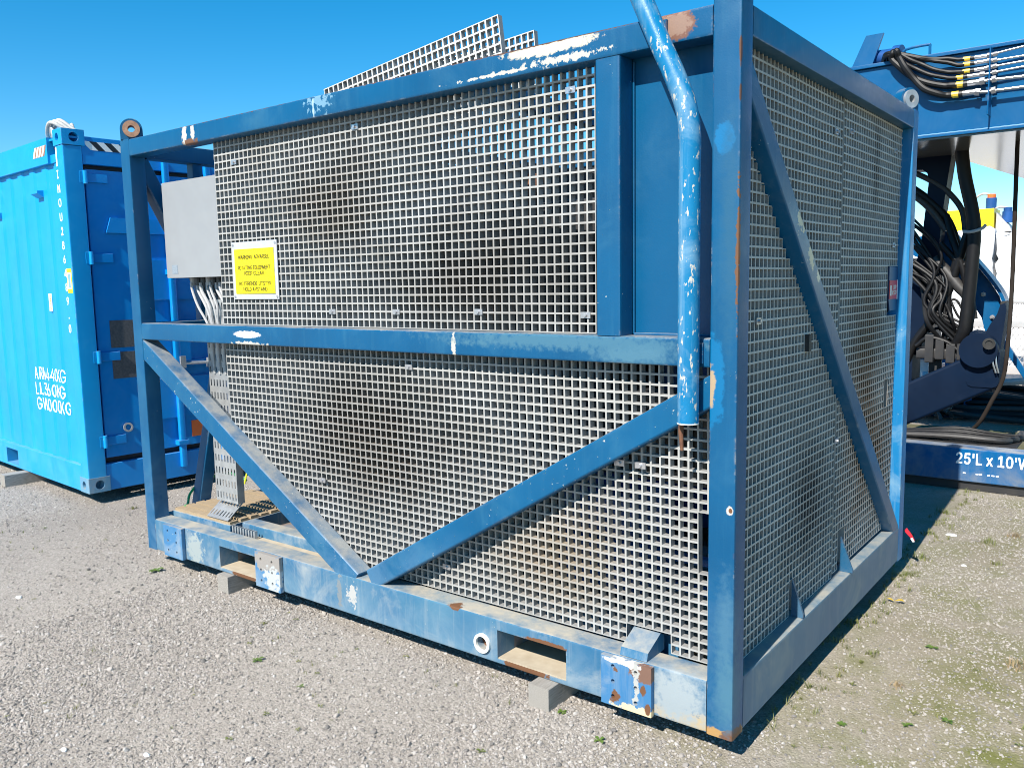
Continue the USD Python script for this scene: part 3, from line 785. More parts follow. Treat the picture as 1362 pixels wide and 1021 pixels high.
part(F, 'cooler_housing', [rbox(-2.85, -.75, .95, 2.15, 1.31, 2.12, .02), rbox(-2.7, -1.6, 1.0, 2.1, 2.12, 2.34, .02)], M_dark)
part(F, 'rear_cover', box(-3.0, -.101, W - .085, W - .070, .30, 2.4895), M_dark, smooth=False)
part(F, 'inner_divider', box(-1.12, -1.10, .2, 2.2, .35, 1.95), M_dark, smooth=False)
for k in range(9):
    a = rng.uniform([-2.4, .3, .4], [-.3, .5, .9]); b = rng.uniform([-2.4, .3, 1.0], [-.3, .5, 1.35])
    part(F, 'inner_hose', tube([a, a * .6 + b * .4 + rng.uniform(-.12, .12, 3) * [1, .3, 1], a * .3 + b * .7 + rng.uniform(-.12, .12, 3) * [1, .3, 1], b], .016, 8), M_hose if k % 3 else M_cablegrey)
part(F, 'inner_pipe', [cyl([-.95, .28, .5], [-.2, .28, .5], .02, 10), cyl([-.95, .28, .62], [-.2, .28, .62], .02, 10)], M_bluemach)

# loose gratings standing on the roof
for (x0, y0, z0, nx, nz, tilt, lab) in ((-2.512, .46, 2.385, 32, 9, 6.9, 'large loose white grating panel standing on the frame roof'), (-2.167, .75, 2.468, 22, 9, 4.0, 'smaller loose grating panel half hidden behind the other on the roof')):
    t = math.radians(tilt)
    m = grating(nx, nz, P, .0080, .030, pitch_z=.0425)
    path = thing('loose_grating', lab, 'grating panel', (x0, y0, z0))
    frames[path] = np.zeros(3)
    part(path, 'mesh_panel', put(m, (0, 0, 0), (math.cos(t), 0, math.sin(t)), (0, 1, 0), (-math.sin(t), 0, math.cos(t))), M_gtop, smooth=False)

# timber blocks
def block(lab, x0, x1, y0, y1, z1, rot=0.0, grp=None, z0=-.03):
    b = rbox(-(x1 - x0) / 2, (x1 - x0) / 2, 0, y1 - y0, z0, z1, .003, 1, axis='y')
    M = trimesh.transformations.rotation_matrix(rot, [0, 0, 1])
    b.apply_transform(M); b.apply_translation([(x0 + x1) / 2, y0, 0])
    solo('timber_block', b, M_wood, lab, 'timber block', grp, smooth=False)
block('grey timber block under the near fork pocket of the frame', -.845, -.745, -.062, .55, .0895)
block('grey timber block under the far fork pocket of the frame', -3.075, -2.975, -.035, .55, .0895)

# ------------------------------------------------------------------ blue container on the left (local: x=0 the door end facing +x, y=0 the long side facing -y)
CA = math.radians(-4.0)
Cn = thing('shipping_container', 'bright blue small shipping container with weight markings and closed end doors', 'container', (-5.565, .446, .1), CA)
CLn, CWd, CH = 3.0, 2.44, 2.83
def cp(name, mesh, m, parent=Cn, smooth=25, label=None):
    return part(parent, name, mesh, m, smooth=smooth, label=label, local=True)
# corrugated long side
per, dep = .27, .012
def corr(x):
    u = ((-x - .17) % per) / per
    return dep * np.interp(u, [0, .30, .42, .88, 1.0], [0, 0, 1, 1, 0]) if True else 0
us = [0.0]
k0 = .17
while k0 < CLn - .3:
    us += [k0 + .0, k0 + per * .30, k0 + per * .42, k0 + per * .88]
    k0 += per
us += [CLn - .1]
us = np.unique(np.round([u for u in us if u >= .10], 4))
yy = np.array([.028 + corr(-u) for u in us])
v, f = [], []
for u, y in zip(us, yy):
    v += [(-u, y, .20), (-u, y, 2.66)]
for i in range(len(us) - 1):
    a = 2 * i
    f += [(a + 2, a, a + 1), (a + 2, a + 1, a + 3)]
wall = trimesh.Trimesh(v, f, process=False)
back = wall.copy(); back.apply_translation([0, .003, 0]); back.invert()
cp('side_wall', [wall, back], M_cyan, smooth=False)
rail = rbox(-CLn + .16, -.13, .0, .09, .0, .215, .006)
rail = cut(rail, box(-1.86, -1.565, -.1, .2, .025, .165))
cp('bottom_side_rail', rail, M_cyan)
pkt = cp('fork_pocket', [box(-1.86, -1.565, .091, 1.2, .008, .016), box(-1.868, -1.861, .091, 1.2, .016, .17), box(-1.564, -1.557, .091, 1.2, .016, .17)], M_rustlight, smooth=False)
cp('top_side_rail', rbox(-CLn + .16, -.30, .0, .09, 2.60, 2.80, .006), M_cyan)
cp('rail_end_lug', rbox(-.30, -.13, .02, .09, 2.60, 2.665, .004), M_cyan)
cp('corner_post', rbox(-.145, -.0, .0, .145, .12, 2.71, .012, axis='z'), M_cyan)
cp('corner_post', rbox(-.16, -.0, CWd - .15, CWd, .12, 2.71, axis='z'), M_cyan)
cp('corner_post', rbox(-CLn, -CLn + .15, 0, .15, .12, 2.71, axis='z'), M_cyan)
for (x, y) in ((0, 0), (0, CWd - .17), (-CLn + .17, 0)):
    for z in (0, 2.715):
        c = rbox(x - .170, x + .004, y - .004, y + .170, z, z + .12, .008, axis='z')
        holes = [trimesh.transform_points(np.zeros((1, 3)), np.eye(4))]
        e1 = trimesh.creation.cylinder(.032, .3, sections=18); e1.apply_scale([.75, 1.25, 1]); e1.apply_transform(trimesh.transformations.rotation_matrix(math.pi / 2, [0, 1, 0])); e1.apply_transform(trimesh.transformations.rotation_matrix(math.pi / 2, [1, 0, 0]))
        e1.apply_transform(trimesh.transformations.rotation_matrix(0, [0, 1, 0])); e1.apply_translation([x + .06, y + .085, z + .06])
        e2 = trimesh.creation.cylinder(.030, .3, sections=18); e2.apply_transform(trimesh.transformations.rotation_matrix(math.pi / 2, [1, 0, 0])); e2.apply_scale([.8, 1, 1.2]); e2.apply_translation([x - .085, y - .06, z + .06 if z == 0 else z + .06])
        e2.vertices[:, 2] += (z + .06) - e2.bounds.mean(0)[2]
        e1 = trimesh.creation.cylinder(.036, .16, sections=18); e1.apply_transform(trimesh.geometry.align_vectors([0, 0, 1], [1, 0, 0])); e1.apply_translation([x, y + .085, z + .06])
        e2 = trimesh.creation.cylinder(.032, .16, sections=18); e2.apply_transform(trimesh.geometry.align_vectors([0, 0, 1], [0, 1, 0])); e2.apply_translation([x - .085, y, z + .06])
        cp('corner_casting', cut(c, e1, e2), M_casting if z == 0 else M_cyan)
# door end
cp('door_header', rbox(-.11, -.004, .145, CWd - .15, 2.58, 2.79, .006, axis='y'), M_cdoor)
cp('door_sill', rbox(-.11, -.006, .145, CWd - .15, .0, .215, .006, axis='y'), M_cdoor)
cp('door_gasket', [box(-.09, -.062, .146, CWd - .15, .216, 2.579)], M_gasket, smooth=False)
for y0, y1 in ((.165, 1.215), (1.235, CWd - .17)):
    dr = cp('door', rbox(-.060, -.030, y0, y1, .262, 2.545, .006, axis='z'), M_cdoor)
    for z0, z1, w0 in ((2.06, 2.18, .12), (1.52, 1.85, .40), (.95, 1.0, .5), (.52, .86, .36)):
        cp('door_panel_rib', poly_plate([(y0 + w0, z0), (y1 - .06, z0), (y1 - .06, z1), (y0 + w0 + .04, z1)], (1, 0, 0), .022, (-.0298, 0, 0), (0, 1, 0), (0, 0, 1)), M_cdoor, parent=dr, smooth=False)
    for z in (.40, 1.08, 1.86, 2.48) if y0 < 1 else ():
        cp('hinge', [rbox(-.029, -.012, y0 - .01, y0 + .16, z - .035, z + .035, .004, axis='y')], M_cdoor, parent=dr)
for z in (.40, 1.08, 1.86, 2.48):
    cp('hinge_lug', [cyl([.004, .150, z - .05], [.004, .150, z + .05], .016, 12), rbox(-.02, .003, .110, .150, z - .045, z + .045, .003, axis='y')], M_cyan)
for y in (.79, 1.16, 1.42, 2.0):
    lb = cp('lock_bar', rbox(-.012, .034, y - .026, y + .026, .09, 2.66, .012, axis='z'), M_cdoor, label='door lock bar')
    for z in (.30, .95, 1.75, 2.45):
        cp('bar_keeper', rbox(-.028, .040, y - .045, y + .045, z - .02, z + .02, .004, axis='y'), M_cdoor, parent=lb)
cp('lock_handle', [cyl([.03, .80, .98], [.045, 1.12, .97], .013, 8), rbox(.012, .05, .80, .85, .94, 1.04, .004, axis='z'), rbox(.012, .05, 1.05, 1.10, .93, 1.01, .004, axis='z')], M_galv, label='galvanised door handle with latch')
cp('lock_handle', [cyl([.03, 1.20, .98], [.04, 1.40, .98], .013, 8)], M_galv)
cp('lock_box', rbox(-.02, .05, .86, 1.02, 1.26, 1.34, .004, axis='y'), M_dark)
cp('data_plate', box(-.0295, -.0265, .265, .46, 1.145, 1.365), M_dataplate, smooth=False)
cp('data_plate', box(-.0295, -.0265, .265, .46, .895, 1.110), M_dataplate, smooth=False)
cp('tie_ring', ring([-.010, .345, .49], [1, 0, .2], .038, .024, .014), M_galv)
cp('orange_tag', box(-.0295, -.025, .90, 1.03, .33, .47), M_orange, smooth=False)
# hazard stripes
def stripes(y0, y1, z0, z1, n, n_dir, frame_pt, along, lean, mats, name):
    for k in range(n):
        a0 = y0 + (y1 - y0) * k / n; a1 = y0 + (y1 - y0) * (k + 1) / n
        s = (z1 - z0) * lean
        pts = [(max(a0, y0), z0), (a1, z0), (min(a1 + s, y1 + s), z1), (a0 + s, z1)]
        cp(name, poly_plate(pts, n_dir, .0012, frame_pt, along, (0, 0, 1)), mats[k % 2], smooth=False)
stripes(.21, 1.0, 2.690, 2.755, 14, (1, 0, 0), (-.0038, 0, 0), (0, 1, 0), -1.0, (M_white, M_black_paint), 'hazard_stripe')
stripes(-.60, -.36, 2.665, 2.745, 8, (0, -1, 0), (0, -.0002, 0), (1, 0, 0), .6, (M_white, M_rustlight), 'hazard_stripe')
# lettering on the corrugated side
def side_text(s, u0, u1, z, h):
    t = meshkit.text_mesh(s, h, .0012, False)
    t = t.subdivide_to_size(.02)
    x = t.vertices[:, 0] / t.bounds[1][0] * (u0 - u1) - u0
    y = .0264 + np.array([corr(a) for a in x]) - t.vertices[:, 2]
    return trimesh.Trimesh(np.stack([x, y, z + t.vertices[:, 1]], 1), t.faces, process=False)
def C2(u, z):
    return u, z - .1
for s, u0, u1, z in (('ARM440KG', 1.05, .40, .860), ('LL360KG', 1.06, .42, .725), ('GW000KG', 1.05, .345, .595)):
    cp('weight_lettering', side_text(s, u0, u1, z, .105), M_white, smooth=False)
for k, ch in enumerate('INOU286489.0'):
    t = text(ch, .060, (0, -.0005, 0), (1, 0, 0), (0, 0, 1), bold=True, depth=.001)
    t.apply_translation([-.125 - t.bounds.mean(0)[0], 0, 2.47 - k * .108])
    cp('post_character', t, M_whitegrey, smooth=False)
cp('post_tape', box(-.135, -.112, -.0012, -.0003, 2.56, 2.70), M_whitegrey, smooth=False)
st = cp('yellow_sticker', box(-.105, -.012, -.0016, -.0004, 1.59, 1.78), M_yellow, smooth=False)
cp('sticker_border', [box(-.090, -.028, -.0024, -.0017, 1.62, 1.75)], M_white, parent=st, smooth=False)
cp('sticker_panel', [box(-.080, -.038, -.0032, -.0025, 1.635, 1.735)], M_ltblue, parent=st, smooth=False)
nb = cp('number_sticker', box(-.585, -.520, .0245, .0258, 1.445, 1.59), M_whitegrey, smooth=False)
cp('sticker_figure', [text(c_, .036, (-.566, .0243, z), (1, 0, 0), (0, 0, 1), bold=True, depth=.001) for c_, z in (('0', 1.54), ('1', 1.50), ('6', 1.46))], M_amber, parent=nb, smooth=False)
cp('vent_cowl', poly_plate([(0, 0), (.05, .03), (.05, .05), (0, .055)], (1, 0, 0), .14, (-.66, .03, 2.36), (0, -1, 0), (0, 0, 1)), M_cyan, smooth=False)
cp('vent_cowl', poly_plate([(0, 0), (.05, .03), (.05, .05), (0, .055)], (1, 0, 0), .10, (-1.62, .03, 2.25), (0, -1, 0), (0, 0, 1)), M_cyan, smooth=False)
cp('roof', box(-CLn + .05, -.02, .02, CWd - .02, 2.77, 2.785), M_cyan, smooth=False)
cp('far_side', box(-CLn + .05, -.10, CWd - .06, CWd - .03, .1, 2.75), M_cyan, smooth=False)
cp('rear_end', box(-CLn + .02, -CLn + .05, .02, CWd - .02, .1, 2.75), M_cyan, smooth=False)
# sling on the roof corner
def cw(x, y, z):
    c_, s_ = math.cos(CA), math.sin(CA)
    return np.array([-5.565 + c_ * x - s_ * y, .446 + s_ * x + c_ * y, .1 + z])
sl = thing('lifting_sling', 'coiled grey wire rope sling with maroon shackle on the container corner', 'sling', cw(-.22, .06, 2.80))
rope = []
for k in range(3):
    rope.append(tube([cw(-.13 + .01 * k, .10 + .03 * k, 2.835), cw(-.20, .02 + .03 * k, 2.90 + .012 * k), cw(-.30, .02 + .03 * k, 2.885 + .012 * k), cw(-.41, .06 + .03 * k, 2.815 + .016 * k), cw(-.43, .14 + .03 * k, 2.80 + .01 * k), cw(-.33, .20, 2.83), cw(-.20, .16, 2.86 + .02 * k), cw(-.12, .14, 2.84)], .014, 9))
part(sl, 'rope_coil', rope, M_sling, smooth=40)
part(sl, 'shackle', [tube([cw(-.235, .05, 2.70), cw(-.235, .05, 2.80), cw(-.22, .05, 2.84), cw(-.205, .05, 2.80), cw(-.205, .05, 2.70)], .014, 10), cyl(cw(-.255, .05, 2.71), cw(-.185, .05, 2.71), .012, 10)], M_shackle, smooth=40)
part(sl, 'ferrule', cyl(cw(-.24, .04, 2.79), cw(-.26, .04, 2.87), .022, 12), M_galv)
bb = rbox(-.12, .0, 0, .75, -.03, .098, .003, 1, axis='y'); bb.apply_transform(trimesh.transformations.rotation_matrix(math.radians(-4), [0, 0, 1])); 
bb = rbox(0, .11, 0, .8, -.03, .094, .003, 1, axis='y'); bb.apply_transform(trimesh.transformations.rotation_matrix(math.radians(-4), [0, 0, 1])); bb.apply_translation([-7.04, .36, 0])
solo('timber_block', bb, M_wood, 'long grey timber block sticking out from under the blue container', 'timber block', smooth=False)
bb = rbox(0, .11, 0, 2.2, -.03, .094, .003, 1, axis='y'); bb.apply_translation([-6.1, .66, 0])
solo('timber_block', bb, M_wood, 'timber block in the dark under the door end of the blue container', 'timber block', smooth=False)

# ------------------------------------------------------------------ launch crane on its skid (right, behind the frame)
K = thing('launch_crane', 'large blue launch crane on a low skid with boom, hydraulic hoses and wire rope', 'crane', (-.2, 6.2, 0))
YS, YB = 4.72, 5.0
part(K, 'skid_beam', rbox(-4.3, 3.3, YS, YS + .20, .072, .336, .010), M_skid, label='front skid beam lettered with its size')
part(K, 'skid_foot', [box(-4.3, 3.3, YS + .03, YS + .17, .0, .0715)], M_dark, smooth=False)
for x in (-4.2, -1.9, 3.2):
    part(K, 'skid_crossbeam', rbox(x - .1, x + .1, YS + .2, YS + 2.9, .075, .30, axis='y'), M_skid)
part(K, 'size_lettering', text("25'L x 10'W", .085, (-.132, YS - .0002, .216), (1, 0, 0), (0, 0, 1), bold=True, width=.515), M_white, smooth=False)
part(K, 'worn_lettering', [box(x, x + .02, YS - .001, YS - .0001, .135, .145) for x in (-.07, .02, .045, .10, .13, .16)], M_white, smooth=False)
# boom: side box, wide underside, flange
bm = part(K, 'boom', [rbox(-1.16, 3.2, YB, YB + .30, 2.835, 3.44, .006)], M_craneblue)
part(bm, 'boom_top_flange', rbox(-1.18, 3.2, YB - .03, YB + .34, 3.441, 3.470, .004), M_craneblue)
part(bm, 'boom_bottom_flange', rbox(-1.16, 3.2, YB - .025, YB - .001, 2.815, 2.838, .003), M_craneblue)
part(bm, 'weld_bead', tube([[-1.1, YB - .003, 2.843], [3.1, YB - .003, 2.843]], .004, 6, smooth=False), M_ltblue)
part(K, 'boom_underside', poly_plate([(-1.16, 5.001), (3.2, 5.001), (3.2, 9.3), (-.20, 9.3), (-.245, 8.75), (-.50, 6.35), (-.62, 6.30), (-1.16, 6.30)], (0, 0, 1), .035, (0, 0, 2.80), (1, 0, 0), (0, 1, 0)), M_under, smooth=False, label='pale grey underside of the boom deck')
part(K, 'boom_deck', poly_plate([(-1.1, 5.32), (3.1, 5.32), (3.1, 9.2), (-.12, 9.2), (-.44, 6.25), (-1.1, 6.2)], (0, 0, 1), .5, (0, 0, 2.86), (1, 0, 0), (0, 1, 0)), M_craneshade, smooth=False)
# bracket plate, cylinder and rail on top of the boom
part(K, 'sheave_plate', poly_plate([(-1.135, 3.47), (-.965, 3.47), (-.875, 3.735), (-1.015, 3.735)], (0, -1, 0), .03, (0, 5.12, 0), (1, 0, 0), (0, 0, 1)), M_craneblue, smooth=False)
part(K, 'sheave_plate', poly_plate([(-1.31, 3.50), (-1.15, 3.44), (-1.16, 3.50), (-1.29, 3.60)], (0, -1, 0), .03, (0, 5.2, 0), (1, 0, 0), (0, 0, 1)), M_craneblue, smooth=False)
part(K, 'sheave_hub', [cyl([-.99, 5.20, 3.56], [-.80, 5.16, 3.545], .065, 18), cyl([-.80, 5.16, 3.545], [-.74, 5.15, 3.54], .085, 18)], M_bluemach)
part(K, 'hand_rail', tube([[-.74, 5.15, 3.53], [-.71, 5.15, 3.58], [-.54, 5.15, 3.59], [-.525, 5.15, 3.57], [-.525, 5.15, 3.46]], .011, 8, n=3), M_craneblue)
# steel lines with hoses
zr = [3.378, 3.333, 3.288, 3.243, 3.192, 3.108]
zd = [3.405, 3.336, 3.297, 3.257, 3.185, 3.107]
fx = [-.235, -.233, -.233, -.279, -.277, -.306]
fz = [3.378, 3.338, 3.285, 3.245, 3.190, 3.118]
rad = [.0085, .0085, .0085, .0085, .013, .013]
hl = [[(-.34, 3.402), (-.45, 3.415), (-.56, 3.45), (-.70, 3.50), (-.80, 3.52)],
      [(-.34, 3.372), (-.44, 3.400), (-.55, 3.44), (-.69, 3.49), (-.80, 3.50)],
      [(-.34, 3.300), (-.44, 3.335), (-.53, 3.39), (-.62, 3.44), (-.72, 3.51)],
      [(-.37, 3.265), (-.47, 3.30), (-.57, 3.36), (-.66, 3.42), (-.74, 3.50)],
      [(-.37, 3.200), (-.50, 3.245), (-.62, 3.32), (-.70, 3.40), (-.76, 3.47), (-.75, 3.52)],
      [(-.40, 3.138), (-.50, 3.19), (-.58, 3.28), (-.65, 3.38), (-.70, 3.47), (-.72, 3.52)]]
for k in range(6):
    y = YB - .075
    sp = part(K, 'steel_line', tube([[fx[k] + .20, y, fz[k] + (zr[k] - fz[k]) * .9], [-.05, y, zr[k]], [.18, y, zd[k]], [1.2, y, zd[k] + (zd[k] - zr[k]) * 3.2], [2.4, y, zd[k] + (zd[k] - zr[k]) * 6]], rad[k], 10, n=4), M_steelpipe)
    part(sp, 'fitting', [cyl([fx[k] + .075, y, fz[k]], [fx[k] + .165, y, fz[k] + .0], rad[k] * 1.75, 10), cyl([fx[k] + .165, y, fz[k]], [fx[k] + .20, y, fz[k] + (zr[k] - fz[k]) * .9], rad[k] * 2.3, 6), cyl([-.03, y, zr[k]], [.0, y, zr[k] + .004], rad[k] * 2.1, 6)], M_zinc)
    part(sp, 'ferrule', cyl([fx[k] + .0, y, fz[k] + .001], [fx[k] + .05, y, fz[k]], rad[k] * 2.0, 10), M_brass)
    part(sp, 'hose_end', cyl([fx[k] + .05, y, fz[k]], [fx[k] + .08, y, fz[k]], rad[k] * 1.9, 10), M_black)
    r = .017 if k < 4 else .026
    part(K, 'hydraulic_hose', tube([[fx[k] + .01, y, fz[k]], [fx[k] - .04, y, fz[k] + .005]] + [[a, y - .012 * (i % 2) - .02 * (k == 5), b] for i, (a, b) in enumerate(hl[k])] + [[hl[k][-1][0] - .05, 5.03, hl[k][-1][1] - .01], [hl[k][-1][0] - .10, 5.2, hl[k][-1][1] - .04]], r, 10), M_hose)
part(K, 'line_bracket', rbox(-.047, -.037, YB - .13, YB - .001, 2.93, 3.43, .003, 1, axis='z'), M_craneblue)
part(K, 'line_bracket', rbox(1.2, 1.21, YB - .13, YB - .001, 2.93, 3.43, .003, 1, axis='z'), M_craneblue)
# legs and arms under the boom
part(K, 'leg', poly_plate([(-.84, 2.80), (-.50, 2.80), (-.556, 2.287), (-.577, 1.906), (-.64, 1.411), (-.70, .95), (-.98, .95), (-.86, 1.46), (-.735, 1.96), (-.715, 2.16), (-.682, 2.60), (-.70, 2.655), (-.741, 2.689), (-.86, 2.697)], (0, -1, 0), .22, (0, 6.30, 0), (1, 0, 0), (0, 0, 1)), M_craneshade, smooth=False, label='leg below the boom in painted-in shade, with a rounded gusset')
part(K, 'leg_foot', rbox(-1.5, -.75, 6.0, 6.35, .30, 1.0, .02), M_craneshade)
arm = part(K, 'lower_arm', beam([-1.5, 6.0, -.22 + .32], [-.08, 6.0, .865], .30, .36, up=(0, 0, 1), r=.03), M_craneshade, label='thick lower arm in painted-in shade')
part(K, 'arm_head', [cyl([-.165, 5.78, 1.035], [-.165, 6.16, 1.035], .155, 28), rbox(-.26, .0, 5.84, 6.14, .70, 1.06, .05, axis='y')], M_craneshade)
part(K, 'arm_elbow', poly_plate([(-.40, .80), (-.306, 1.139), (-.229, 1.203), (-.131, 1.184), (-.099, 1.259), (-.046, 1.355), (-.026, 1.435), (.014, 1.456), (.025, 1.389), (.014, 1.261), (-.003, 1.106), (-.011, 1.017), (-.001, .888), (-.027, .716), (-.133, .665), (-.27, .568)], (0, 1, 0), .22, (0, 5.90, 0), (1, 0, 0), (0, 0, 1)), M_craneshade, smooth=False, label='curved elbow in painted-in shade between the lower arm and the guide plate')
part(K, 'arm_pin', [cyl([-.075, 5.74, 1.10], [-.075, 5.80, 1.10], .045, 20), ring([-.075, 5.735, 1.10], [0, 1, 0], .05, .03, .012)], M_dark2)
part(K, 'arm_strap', [tube([[-.05, 5.80, 1.02], [-.045, 5.79, .93], [-.02, 5.80, .84]], .008, 6), tube([[-.025, 5.80, 1.03], [-.02, 5.79, .93], [.0, 5.80, .84]], .008, 6)], M_steelpipe)
gpl = [(-.70, 2.22), (-.584, 2.13), (-.445, 1.965), (-.291, 1.775), (-.19, 1.645), (-.102, 1.50), (-.06, 1.36), (-.05, 1.22), (-.08, 1.10), (-.20, 1.15), (-.24, 1.30), (-.32, 1.43), (-.45, 1.62), (-.62, 1.86), (-.75, 2.05)]
gp = part(K, 'guide_plate', poly_plate(gpl, (0, -1, 0), .03, (0, 6.42, 0), (1, 0, 0), (0, 0, 1)), M_craneblue, smooth=False, label='curved sunlit guide plate')
for i in range(6, 0, -1):
    pass
outer = np.array([(-.70, 2.24), (-.584, 2.155), (-.445, 1.985), (-.291, 1.795), (-.19, 1.665), (-.09, 1.51), (-.045, 1.36), (-.035, 1.22), (-.06, 1.06)])
vv, ff = [], []
for (a, b) in catmull(np.c_[outer, 0 * outer[:, 0]], 5)[:, :2]:
    vv += [(a, 6.30, b), (a, 6.55, b), (a + .028, 6.55, b + .012), (a + .028, 6.30, b + .012)]
for i in range(len(vv) // 4 - 1):
    for a in range(4):
        b = (a + 1) % 4
        o = 4 * i
        ff += [(o + a, o + b, o + 4 + b), (o + a, o + 4 + b, o + 4 + a)]
mm = trimesh.Trimesh(vv, ff, process=False); trimesh.repair.fix_normals(mm)
part(gp, 'guide_rim', mm, M_craneblue, smooth=40)
for x, z in ((-.232, 1.52), (-.149, 1.305)):
    part(gp, 'bolt', [cyl([x, 6.375, z], [x, 6.389, z], .022, 8), cyl([x, 6.36, z], [x, 6.376, z], .012, 6)], M_zinc)
part(K, 'guide_block', rbox(-.075, .0, 6.28, 6.5, 1.24, 1.46, .02, axis='y'), M_dark2)
part(K, 'stay_bar', beam([-.05, 6.3, 1.10], [.62, 6.3, -.02 + .05], .05, .05, r=.006), M_craneblue)
# hoses under the boom
hs = [([[-.39, 5.9, 2.83], [-.352, 5.9, 2.577], [-.282, 5.9, 2.275], [-.256, 5.9, 2.075], [-.266, 5.9, 1.742], [-.280, 5.9, 1.472], [-.30, 5.9, 1.22], [-.36, 5.94, 1.08], [-.46, 6.0, 1.0]], .056),
      ([[-.95, 6.25, 2.72], [-.824, 6.12, 2.675], [-.638, 6.1, 2.565], [-.514, 6.1, 2.462], [-.40, 6.1, 2.30], [-.36, 6.1, 2.1]], .026),
      ([[-.95, 6.25, 2.60], [-.818, 6.12, 2.52], [-.65, 6.1, 2.379], [-.503, 6.1, 2.197], [-.412, 6.1, 1.952], [-.341, 6.1, 1.743], [-.285, 6.1, 1.467], [-.30, 6.1, 1.15]], .034),
      ([[-.95, 6.2, 2.54], [-.81, 6.1, 2.46], [-.66, 6.08, 2.32], [-.52, 6.08, 2.12]], .030),
      ([[-.324, 6.0, 2.085], [-.378, 6.0, 1.882], [-.45, 6.0, 1.60], [-.55, 6.0, 1.36], [-.72, 6.0, 1.10], [-.80, 6.0, .9]], .038),
      ([[-.53, 6.1, 2.26], [-.47, 6.05, 2.08], [-.40, 6.0, 1.90], [-.33, 6.0, 1.68], [-.30, 6.0, 1.45]], .032),
      ([[-.29, 6.0, 2.16], [-.36, 6.0, 1.97], [-.42, 6.0, 1.82], [-.46, 6.0, 1.5], [-.43, 6.0, 1.27]], .026),
      ([[-.55, 6.0, 2.0], [-.42, 6.0, 1.85], [-.33, 6.0, 1.80], [-.27, 6.0, 1.95], [-.26, 6.0, 2.1]], .028),
      ([[-.60, 6.05, 1.86], [-.50, 6.02, 1.75], [-.38, 6.0, 1.60], [-.30, 6.0, 1.50], [-.26, 6.0, 1.30]], .050),
      ([[-.62, 6.05, 1.35], [-.50, 6.0, 1.42], [-.40, 6.0, 1.48], [-.30, 6.0, 1.30]], .010),
      ([[-.62, 6.0, 1.18], [-.52, 6.0, 1.22], [-.40, 6.0, 1.20], [-.28, 6.0, 1.10]], .012),
      ([[-.62, 6.05, 1.50], [-.56, 6.0, 1.62], [-.48, 6.0, 1.55], [-.38, 6.0, 1.34], [-.30, 6.0, 1.25]], .010),
      ([[-.70, 5.9, 1.05], [-.60, 5.9, 1.13], [-.45, 5.9, 1.10], [-.34, 5.9, 1.02], [-.26, 5.9, .98]], .020)]
for i, (p, r) in enumerate(hs):
    part(K, 'hydraulic_hose', tube(p, r, 12), M_hose_grey if i in (1, 3, 8) else M_hose)
rh = np.random.default_rng(17)
for i in range(14):
    a = np.array([rh.uniform(-1.0, -.92), 6.0, rh.uniform(1.75, 2.45)]); b = np.array([rh.uniform(-.62, -.25), 5.95, rh.uniform(1.0, 1.35)])
    c1 = a * .55 + b * .45 + [rh.uniform(.05, .22), rh.uniform(-.1, .1), rh.uniform(-.1, .1)]
    c2 = a * .25 + b * .75 + [rh.uniform(-.15, .15), rh.uniform(-.1, .1), rh.uniform(-.1, .1)]
    part(K, 'hydraulic_hose', tube([a, c1, c2, b, b + [rh.uniform(-.1, .1), .05, -.12]], rh.uniform(.010, .022), 9), M_hose)
part(K, 'hose_tie', tube([[-.335, 5.845, 2.09], [-.27, 5.835, 2.085], [-.19, 5.85, 2.11], [-.165, 5.87, 2.14]], .014, 8), M_cablegrey)
part(K, 'valve_bank', [rbox(-.62 + .09 * k, -.55 + .09 * k, 5.88, 6.12, .90 + .03 * (k % 2), 1.16 - .04 * (k % 3), .012) for k in range(5)] + [rbox(-.70, -.20, 5.92, 6.10, .93, 1.03, .02)], M_dark)
part(K, 'valve_bracket', [rbox(-.60, -.50, 6.0, 6.05, .78, .92, .004)], M_dark)
part(K, 'motor', [cyl([-.80, 6.6, 2.02], [-.60, 6.6, 2.02], .11, 18), rbox(-.78, -.62, 6.5, 6.7, 1.60, 1.92, .02)], M_dark2)
rp = part(K, 'wire_rope', tube([[.080, 5.6, 2.80], [.083, 5.6, 2.5], [.089, 5.6, 2.109], [.094, 5.6, 1.607], [.089, 5.6, 1.224], [.067, 5.6, .836], [-.019, 5.6, .601], [-.10, 5.62, .42], [-.2, 5.7, .30]], .017, 10), M_wirerope, label='wire rope hanging from the boom, rusty lower down')
# things lying on the skid
pk = thing('pipe_bundle', 'flat bundle of grey and black hoses lying behind the skid beam', 'hose bundle', (0, 5.3, .3))
for k in range(5):
    part(pk, 'hose', tube([[-1.2, 5.12 + .06 * k, .30 + .012 * k], [-.6, 5.1 + .05 * k, .345], [-.22, 5.08 + .06 * k, .365 + .006 * k], [.04, 5.10 + .06 * k, .36], [.17 + .02 * k, 5.2 + .05 * k, .345], [.22, 5.5 + .04 * k, .34]], .026, 9), (M_hose_grey, M_hose, M_hose_grey, M_hose, M_hose_grey)[k])
part(pk, 'support', box(-1.2, .25, 5.08, 5.5, .305, .318), M_dark, smooth=False)
solo('skid_floor', poly_plate([(-4.1, 4.95), (3.1, 4.95), (3.1, 7.6), (-4.1, 7.6)], (0, 0, 1), .02, (0, 0, .01), (1, 0, 0), (0, 1, 0)), simple('skid_floor_look', (.12, .10, .055), .8, .4, 3, to=(.07, .075, .03)), 'brownish mossy ground inside the crane skid', kind='structure', smooth=False)

